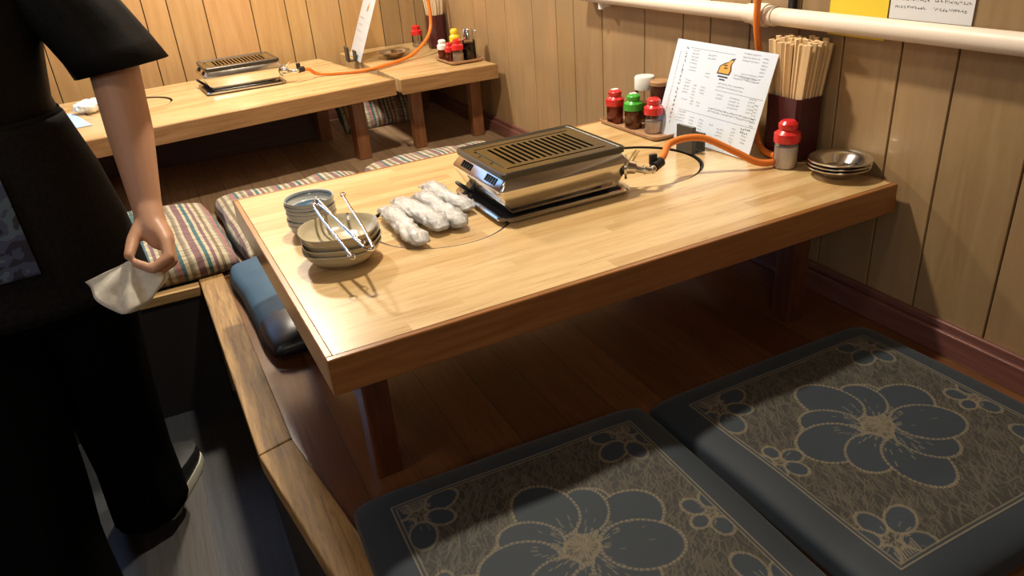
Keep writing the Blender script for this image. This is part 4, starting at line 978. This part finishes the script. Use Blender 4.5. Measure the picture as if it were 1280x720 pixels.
# ------------------------------------------------------------------ things on the left of the back table
o = mesh_obj('menu_sheet', B((-.11, -.15, 0), (.11, .15, .0016), .0005), M['bluepaper'], None, False, (-1.72, 2.16, H2+.001), (0, 0, .25)); tag(o, 'pale blue menu sheet lying on the back table behind the person', 'sheet')
bm = bmesh.new(); bmesh.ops.create_icosphere(bm, subdivisions=4, radius=1)
for v in bm.verts:
    p = v.co.copy(); k = 1+.25*noise.noise(p*2.2)+.12*noise.noise(p*6); v.co = Vector((p.x*.055*k, p.y*.04*k, max(.0, .024+p.z*.024*k)))
o = mesh_obj('crumpled_towel', bm, M['towel'], None, True, (-1.585, 2.30, H2), (0, 0, .4)); tag(o, 'crumpled white hand towel on the back table beside the forearm', 'towel')

# ------------------------------------------------------------------ the person
P_ = thing('person', 'person in black short-sleeved shirt and apron, back turned, holding a cream cloth', 'person', (-1.68, .60, ZL))
o0 = Vector((-1.68, .60, ZL))
def capsule(bm, a, b, ra, rb, n=14):
    a, b = Vector(a)-o0, Vector(b)-o0; d = b-a; Ln = max(d.length, 1e-4); t_ = d/Ln
    ref = Vector((0, 0, 1)) if abs(t_.z) < .9 else Vector((1, 0, 0)); nx = ref.cross(t_).normalized(); ny = t_.cross(nx); rings = []
    prof = [(-ra*math.cos(q), ra*math.sin(q)) for q in [PI/2*i/4 for i in range(5)]]+[(Ln+rb*math.sin(q), rb*math.cos(q)) for q in [PI/2*i/4 for i in range(5)]]
    for x, r in prof:
        if r < 1e-5: rings.append([bm.verts.new(a+t_*x)])
        else: rings.append([bm.verts.new(a+t_*x+nx*(r*math.cos(2*PI*i/n))+ny*(r*math.sin(2*PI*i/n))) for i in range(n)])
    for A, B2 in zip(rings, rings[1:]):
        for i in range(n):
            j = (i+1) % n
            if len(A) == 1: bm.faces.new((A[0], B2[i], B2[j]))
            elif len(B2) == 1: bm.faces.new((A[i], B2[0], A[j]))
            else: bm.faces.new((A[i], B2[i], B2[j], A[j]))
def ellipsoid(bm, c, r, rot=None):
    q = bmesh.ops.create_icosphere(bm, subdivisions=4, radius=1)['verts']
    for v in q:
        p = Vector((v.co.x*r[0], v.co.y*r[1], v.co.z*r[2]))
        if rot: p = rot @ p
        v.co = p+Vector(c)-o0
def chain(bm, pts, rs):
    for (a, b, ra, rb) in zip(pts, pts[1:], rs, rs[1:]): capsule(bm, a, b, ra, rb)
bm = bmesh.new()
cx, cy = -1.68, .60
# torso, neck, head
ellipsoid(bm, (cx, cy, .42), (.155, .115, .12)); ellipsoid(bm, (cx, cy, .60), (.135, .095, .16)); ellipsoid(bm, (cx, cy-.005, .80), (.155, .105, .18)); ellipsoid(bm, (cx, cy, .93), (.17, .085, .07))
capsule(bm, (cx, cy, .95), (cx, cy+.02, 1.06), .056, .05)
ellipsoid(bm, (cx, cy+.03, 1.155), (.074, .092, .112)); ellipsoid(bm, (cx, cy+.065, 1.10), (.05, .05, .055))
capsule(bm, (cx, cy+.118, 1.165), (cx, cy+.138, 1.135), .010, .014); capsule(bm, (cx-.02, cy+.112, 1.095), (cx+.02, cy+.112, 1.095), .008, .008)
for s in (-1, 1): ellipsoid(bm, (cx+s*.075, cy+.025, 1.145), (.010, .02, .03)); ellipsoid(bm, (cx+s*.03, cy+.105, 1.172), (.015, .012, .01))
# right arm
SH = (-1.505, .595, .945)
chain(bm, [(cx+.08, cy, .94), SH, (-1.408, .572, .715), (-1.412, .515, .59), (-1.42, .458, .467)], [.06, .056, .044, .040, .0265])
# palm and digits of the right hand
chain(bm, [(-1.42, .458, .467), (-1.420, .430, .435), (-1.412, .413, .417)], [.0265, .026, .024])
for q in ((-1.405, .388, .420), (-1.402, .402, .411), (-1.404, .420, .403), (-1.409, .440, .401)): chain(bm, [(-1.420, .446, .452), q], [.019, .0135])
F = [[(-1.405, .383, .420), (-1.406, .358, .397), (-1.436, .352, .384), (-1.459, .365, .396)], [(-1.402, .398, .409), (-1.403, .374, .382), (-1.436, .368, .368), (-1.458, .381, .380)],
     [(-1.403, .418, .401), (-1.404, .395, .374), (-1.439, .390, .358), (-1.462, .401, .370)], [(-1.408, .442, .399), (-1.409, .420, .374), (-1.442, .414, .358), (-1.463, .424, .368)]]
for k, f in enumerate(F): s_ = (1, 1.02, .98, .85)[k]; chain(bm, f, [.0112*s_, .0102*s_, .0092*s_, .0082*s_])
chain(bm, [(-1.423, .445, .452), (-1.436, .430, .440), (-1.456, .405, .424), (-1.467, .376, .409)], [.018, .0155, .0118, .0095])
# left arm and hand
chain(bm, [(cx-.08, cy, .94), (-1.855, .60, .945), (-1.93, .60, .71), (-1.94, .66, .60), (-1.93, .72, .48)], [.06, .056, .044, .04, .0265])
chain(bm, [(-1.93, .72, .48), (-1.925, .735, .44), (-1.925, .742, .41)], [.027, .03, .026])
for k in range(4): y0 = .715+.018*k; chain(bm, [(-1.925, y0, .405), (-1.915, y0+.004, .375), (-1.90, y0+.006, .352)], [.0105, .0095, .008])
chain(bm, [(-1.92, .72, .45), (-1.90, .705, .425), (-1.89, .70, .40)], [.016, .0115, .009])
# legs and feet
RL = [(-1.605, .605, .36), (-1.610, .655, .02), (-1.612, .70, -.31)]; LL_ = [(-1.755, .60, .36), (-1.775, .50, .02), (-1.765, .43, -.31)]
chain(bm, RL, [.085, .055, .038]); chain(bm, LL_, [.085, .055, .038])
chain(bm, [RL[2], (-1.57, .80, -.345)], [.034, .028]); chain(bm, [LL_[2], (-1.79, .52, -.345)], [.034, .028])
body = mesh_obj('body', bm, M['skin'], P_, True)
md = body.modifiers.new('re', 'REMESH'); md.mode = 'VOXEL'; md.voxel_size = .0042; md.use_smooth_shade = True
ms = body.modifiers.new('sm', 'SMOOTH'); ms.factor = .5; ms.iterations = 4
bpy.context.view_layer.update(); me = bpy.data.meshes.new_from_object(body.evaluated_get(bpy.context.evaluated_depsgraph_get())); body.modifiers.clear(); body.data = me
for p in me.polygons: p.use_smooth = True

def loft(name, rings, mat, parent, n=40, thick=.003, fold=0, seed=0, arc=None, cap=False):
    """rings: (cx,cy,cz, rx,ry, tiltx, tilty) ; arc=(a0,a1) for open shells"""
    bm = bmesh.new(); out = []
    P0 = [Vector(r[:3])-o0 for r in rings]
    # densify
    dense = []
    for i in range(len(rings)-1):
        for k in range(6):
            t_ = k/6; dense.append([rings[i][j]*(1-t_)+rings[i+1][j]*t_ for j in range(len(rings[i]))])
    dense.append(list(rings[-1]))
    m_ = n if arc is None else n+1
    for i, r in enumerate(dense):
        c = Vector(r[:3])-o0; tx = r[5] if len(r) > 5 else 0; ty = r[6] if len(r) > 6 else 0; ring = []
        for k in range(m_):
            a = 2*PI*k/n if arc is None else arc[0]+(arc[1]-arc[0])*k/n
            f = 1+fold*noise.noise(Vector((math.cos(a)*2.5+seed, math.sin(a)*2.5, c.z*3+seed)))+fold*.5*noise.noise(Vector((math.cos(a)*6+seed, math.sin(a)*6, c.z*5)))
            x, y = r[3]*f*math.cos(a), r[4]*f*math.sin(a)
            ring.append(bm.verts.new(c+Vector((x, y, x*tx+y*ty))))
        out.append(ring)
    for A, B2 in zip(out, out[1:]):
        for k in range(m_ if arc is None else m_-1): bm.faces.new((A[k], A[(k+1) % m_], B2[(k+1) % m_], B2[k]))
    if cap: bm.faces.new(out[0]); 
    return bm
def shell(name, bms, mat, parent, thick=.003):
    bm = bmesh.new()
    for b in bms:
        me_ = bpy.data.meshes.new('tmp'); b.to_mesh(me_); b.free(); bm.from_mesh(me_); bpy.data.meshes.remove(me_)
    bmesh.ops.recalc_face_normals(bm, faces=bm.faces[:])
    o = mesh_obj(name, bm, mat, parent, True); s = o.modifiers.new('thick', 'SOLIDIFY'); s.thickness = thick; s.offset = 0
    return o
ts = loft('t', [(cx, cy, 1.022, .066, .066), (cx, cy, 1.012, .12, .088), (cx, cy, .985, .190, .104), (cx, cy, .95, .205, .11), (cx, cy, .88, .195, .125), (cx, cy, .75, .175, .13), (cx, cy, .655, .156, .125), (cx, cy, .58, .165, .13), (cx, cy, .50, .18, .14)], None, None, fold=.05)
def sleeve(sh, el, s):
    sh, el = Vector(sh), Vector(el); d = (el-sh).normalized(); bm = bmesh.new(); out = []; n = 32
    side = Vector((0, 1, 0)); side = (side-d*side.dot(d)).normalized(); oth = d.cross(side); sg = 1 if s == 1 else -1
    for i in range(9):
        t_ = i/8; c = sh+(el-sh)*t_*1.0-o0; r1 = .062+.022*t_; r2 = .064+.026*t_; ring = []
        for k in range(n):
            a = 2*PI*k/n; f = 1+.10*noise.noise(Vector((math.cos(a)*2, math.sin(a)*2, t_*3+s)))
            off_ = oth*(r2*f*math.sin(a)); ring.append(bm.verts.new(c+side*(r1*f*math.cos(a))+off_-Vector((0, 0, sg*off_.x*.38*t_))))
        out.append(ring)
    for A, B2 in zip(out, out[1:]):
        for k in range(n): bm.faces.new((A[k], A[(k+1) % n], B2[(k+1) % n], B2[k]))
    return bm
shell('black_tshirt', [ts, sleeve((-1.525, .60, .955), (-1.395, .568, .692), 1), sleeve((-1.835, .60, .955), (-1.93, .60, .70), 5)], M['shirt'], P_)
hip = loft('h', [(cx, cy, .62, .152, .122), (cx, cy, .53, .175, .14), (cx, cy-.0, .42, .195, .155), (cx-.0, cy, .33, .20, .155), (cx, cy+.005, .27, .192, .14)], None, None, fold=.04, seed=3)
rl = loft('r', [(-1.598, .605, .37, .105, .135), (-1.603, .625, .20, .105, .12), (-1.612, .655, .02, .094, .105), (-1.620, .69, -.18, .084, .10), (-1.622, .69, -.335, .086, .105)], None, None, fold=.09, seed=6)
ll = loft('l', [(-1.76, .60, .37, .11, .135), (-1.775, .56, .20, .115, .12), (-1.79, .50, .02, .11, .108), (-1.79, .45, -.18, .105, .108), (-1.785, .42, -.335, .105, .118)], None, None, fold=.09, seed=9)
shell('black_trousers', [hip, rl, ll], M['trousers'], P_)
ap = loft('a', [(cx, cy, .63, .165, .138), (cx, cy, .53, .192, .157), (cx, cy, .42, .212, .172), (cx-.0, cy, .30, .222, .176)], None, None, fold=.02, seed=2, arc=(-PI*.60, PI*.95))
apo = shell('apron', [ap], M['apron'], P_)
bm = bmesh.new(); tube(bm, [Vector((cx+.163*math.cos(a), cy+.136*math.sin(a), .628))-o0 for a in np.linspace(0, 2*PI, 40)], .004, 8, flat=(.5, 2.6), cap=False); mesh_obj('apron_tie', bm, M['apron'], apo, 'auto')
pk = loft('p', [(cx, cy, .575, .190, .158), (cx, cy, .53, .202, .168), (cx, cy, .43, .220, .182), (cx, cy, .395, .225, .186)], None, None, fold=.02, seed=2, arc=(-PI*.53, -PI*.40))
shell('patterned_towel', [pk], M['camo'], P_)
bm = bmesh.new(); ellipsoid(bm, (cx, cy+.012, 1.175), (.088, .102, .112))
for v in bm.verts[:]:
    w_ = v.co+o0
    if w_.y > cy+.075 and w_.z < 1.215: v.co.y = min(v.co.y, (cy+.06)-o0.y)
hair = mesh_obj('hair', bm, M['hair'], P_, True)
def shoe(c, rz):
    c = Vector(c)-o0; out = []
    def foot(bm, z0, z1, k, top):
        rings = []
        prof = [(-.095, .030), (-.075, .040), (-.02, .038), (.04, .046), (.09, .050), (.125, .045), (.150, .026)]
        for z, kk in ((z0, k), ((z0+z1)/2, k*1.02), (z1, k*.97)):
            up_ = [(x, w_*kk) for x, w_ in prof]; pts = [(x, w_) for x, w_ in up_]+[(x, -w_) for x, w_ in reversed(up_)]
            rings.append([bm.verts.new((x, y, z+(top*(.5-x*4) if z == z1 and top else 0))) for x, y in pts])
        n = len(rings[0])
        for A, B2 in zip(rings, rings[1:]):
            for i in range(n): bm.faces.new((A[i], A[(i+1) % n], B2[(i+1) % n], B2[i]))
        bm.faces.new(rings[0][::-1]); bm.faces.new(rings[-1]); bmesh.ops.recalc_face_normals(bm, faces=bm.faces[:]); return bm
    bm = foot(bmesh.new(), .012, .060, .96, .028); bmesh.ops.bevel(bm, geom=[e for e in bm.edges if e.calc_length() > .01], offset=.006, segments=2, profile=.5, affect='EDGES')
    u = mesh_obj('shoe', bm, M['shoe'], P_, 'auto', c, (0, 0, rz))
    mesh_obj('shoe_sole', foot(bmesh.new(), 0.0005, .026, 1.06, 0), M['sole'], u, 'auto')
shoe((-1.575, .755, ZL), PI/2-.35); shoe((-1.79, .47, ZL), PI/2+.1)

# the cloth in the hand: two folded layers hanging from the pinch
t = None
cp = [Vector(q) for q in ((-1.466, .374, .401), (-1.549, .411, .367), (-1.535, .370, .345), (-1.505, .333, .324), (-1.467, .333, .332), (-1.423, .353, .360), (-1.442, .362, .385))]
bm = bmesh.new(); cen = cp[0]
nrm = Vector((.36, .816, -.45)); 
for layer in range(2):
    rings = []; NR = 14; off = nrm*(.010*layer)
    edge = catmull(cp[1:], 8)
    grid = []
    for i in range(NR+1):
        s = i/NR; row = []
        for k, e in enumerate(edge):
            p = cen.lerp(e, s)+off*s; wv = .0075*math.sin(k*.55+layer*1.2)*s+.004*noise.noise(p*40)
            row.append(bm.verts.new(p+nrm*wv-Vector((-1.466, .374, .401))))
        grid.append(row)
    for a, b in zip(grid, grid[1:]):
        for k in range(len(edge)-1): bm.faces.new((a[k], a[k+1], b[k+1], b[k]))
bmesh.ops.remove_doubles(bm, verts=bm.verts[:], dist=.0001)
o = mesh_obj('cloth', bm, M['cloth'], None, True, (-1.466, .374, .401)); s = o.modifiers.new('thick', 'SOLIDIFY'); s.thickness = .0022
tag(o, 'folded cream wiping cloth hanging from the standing person’s right hand', 'cloth')
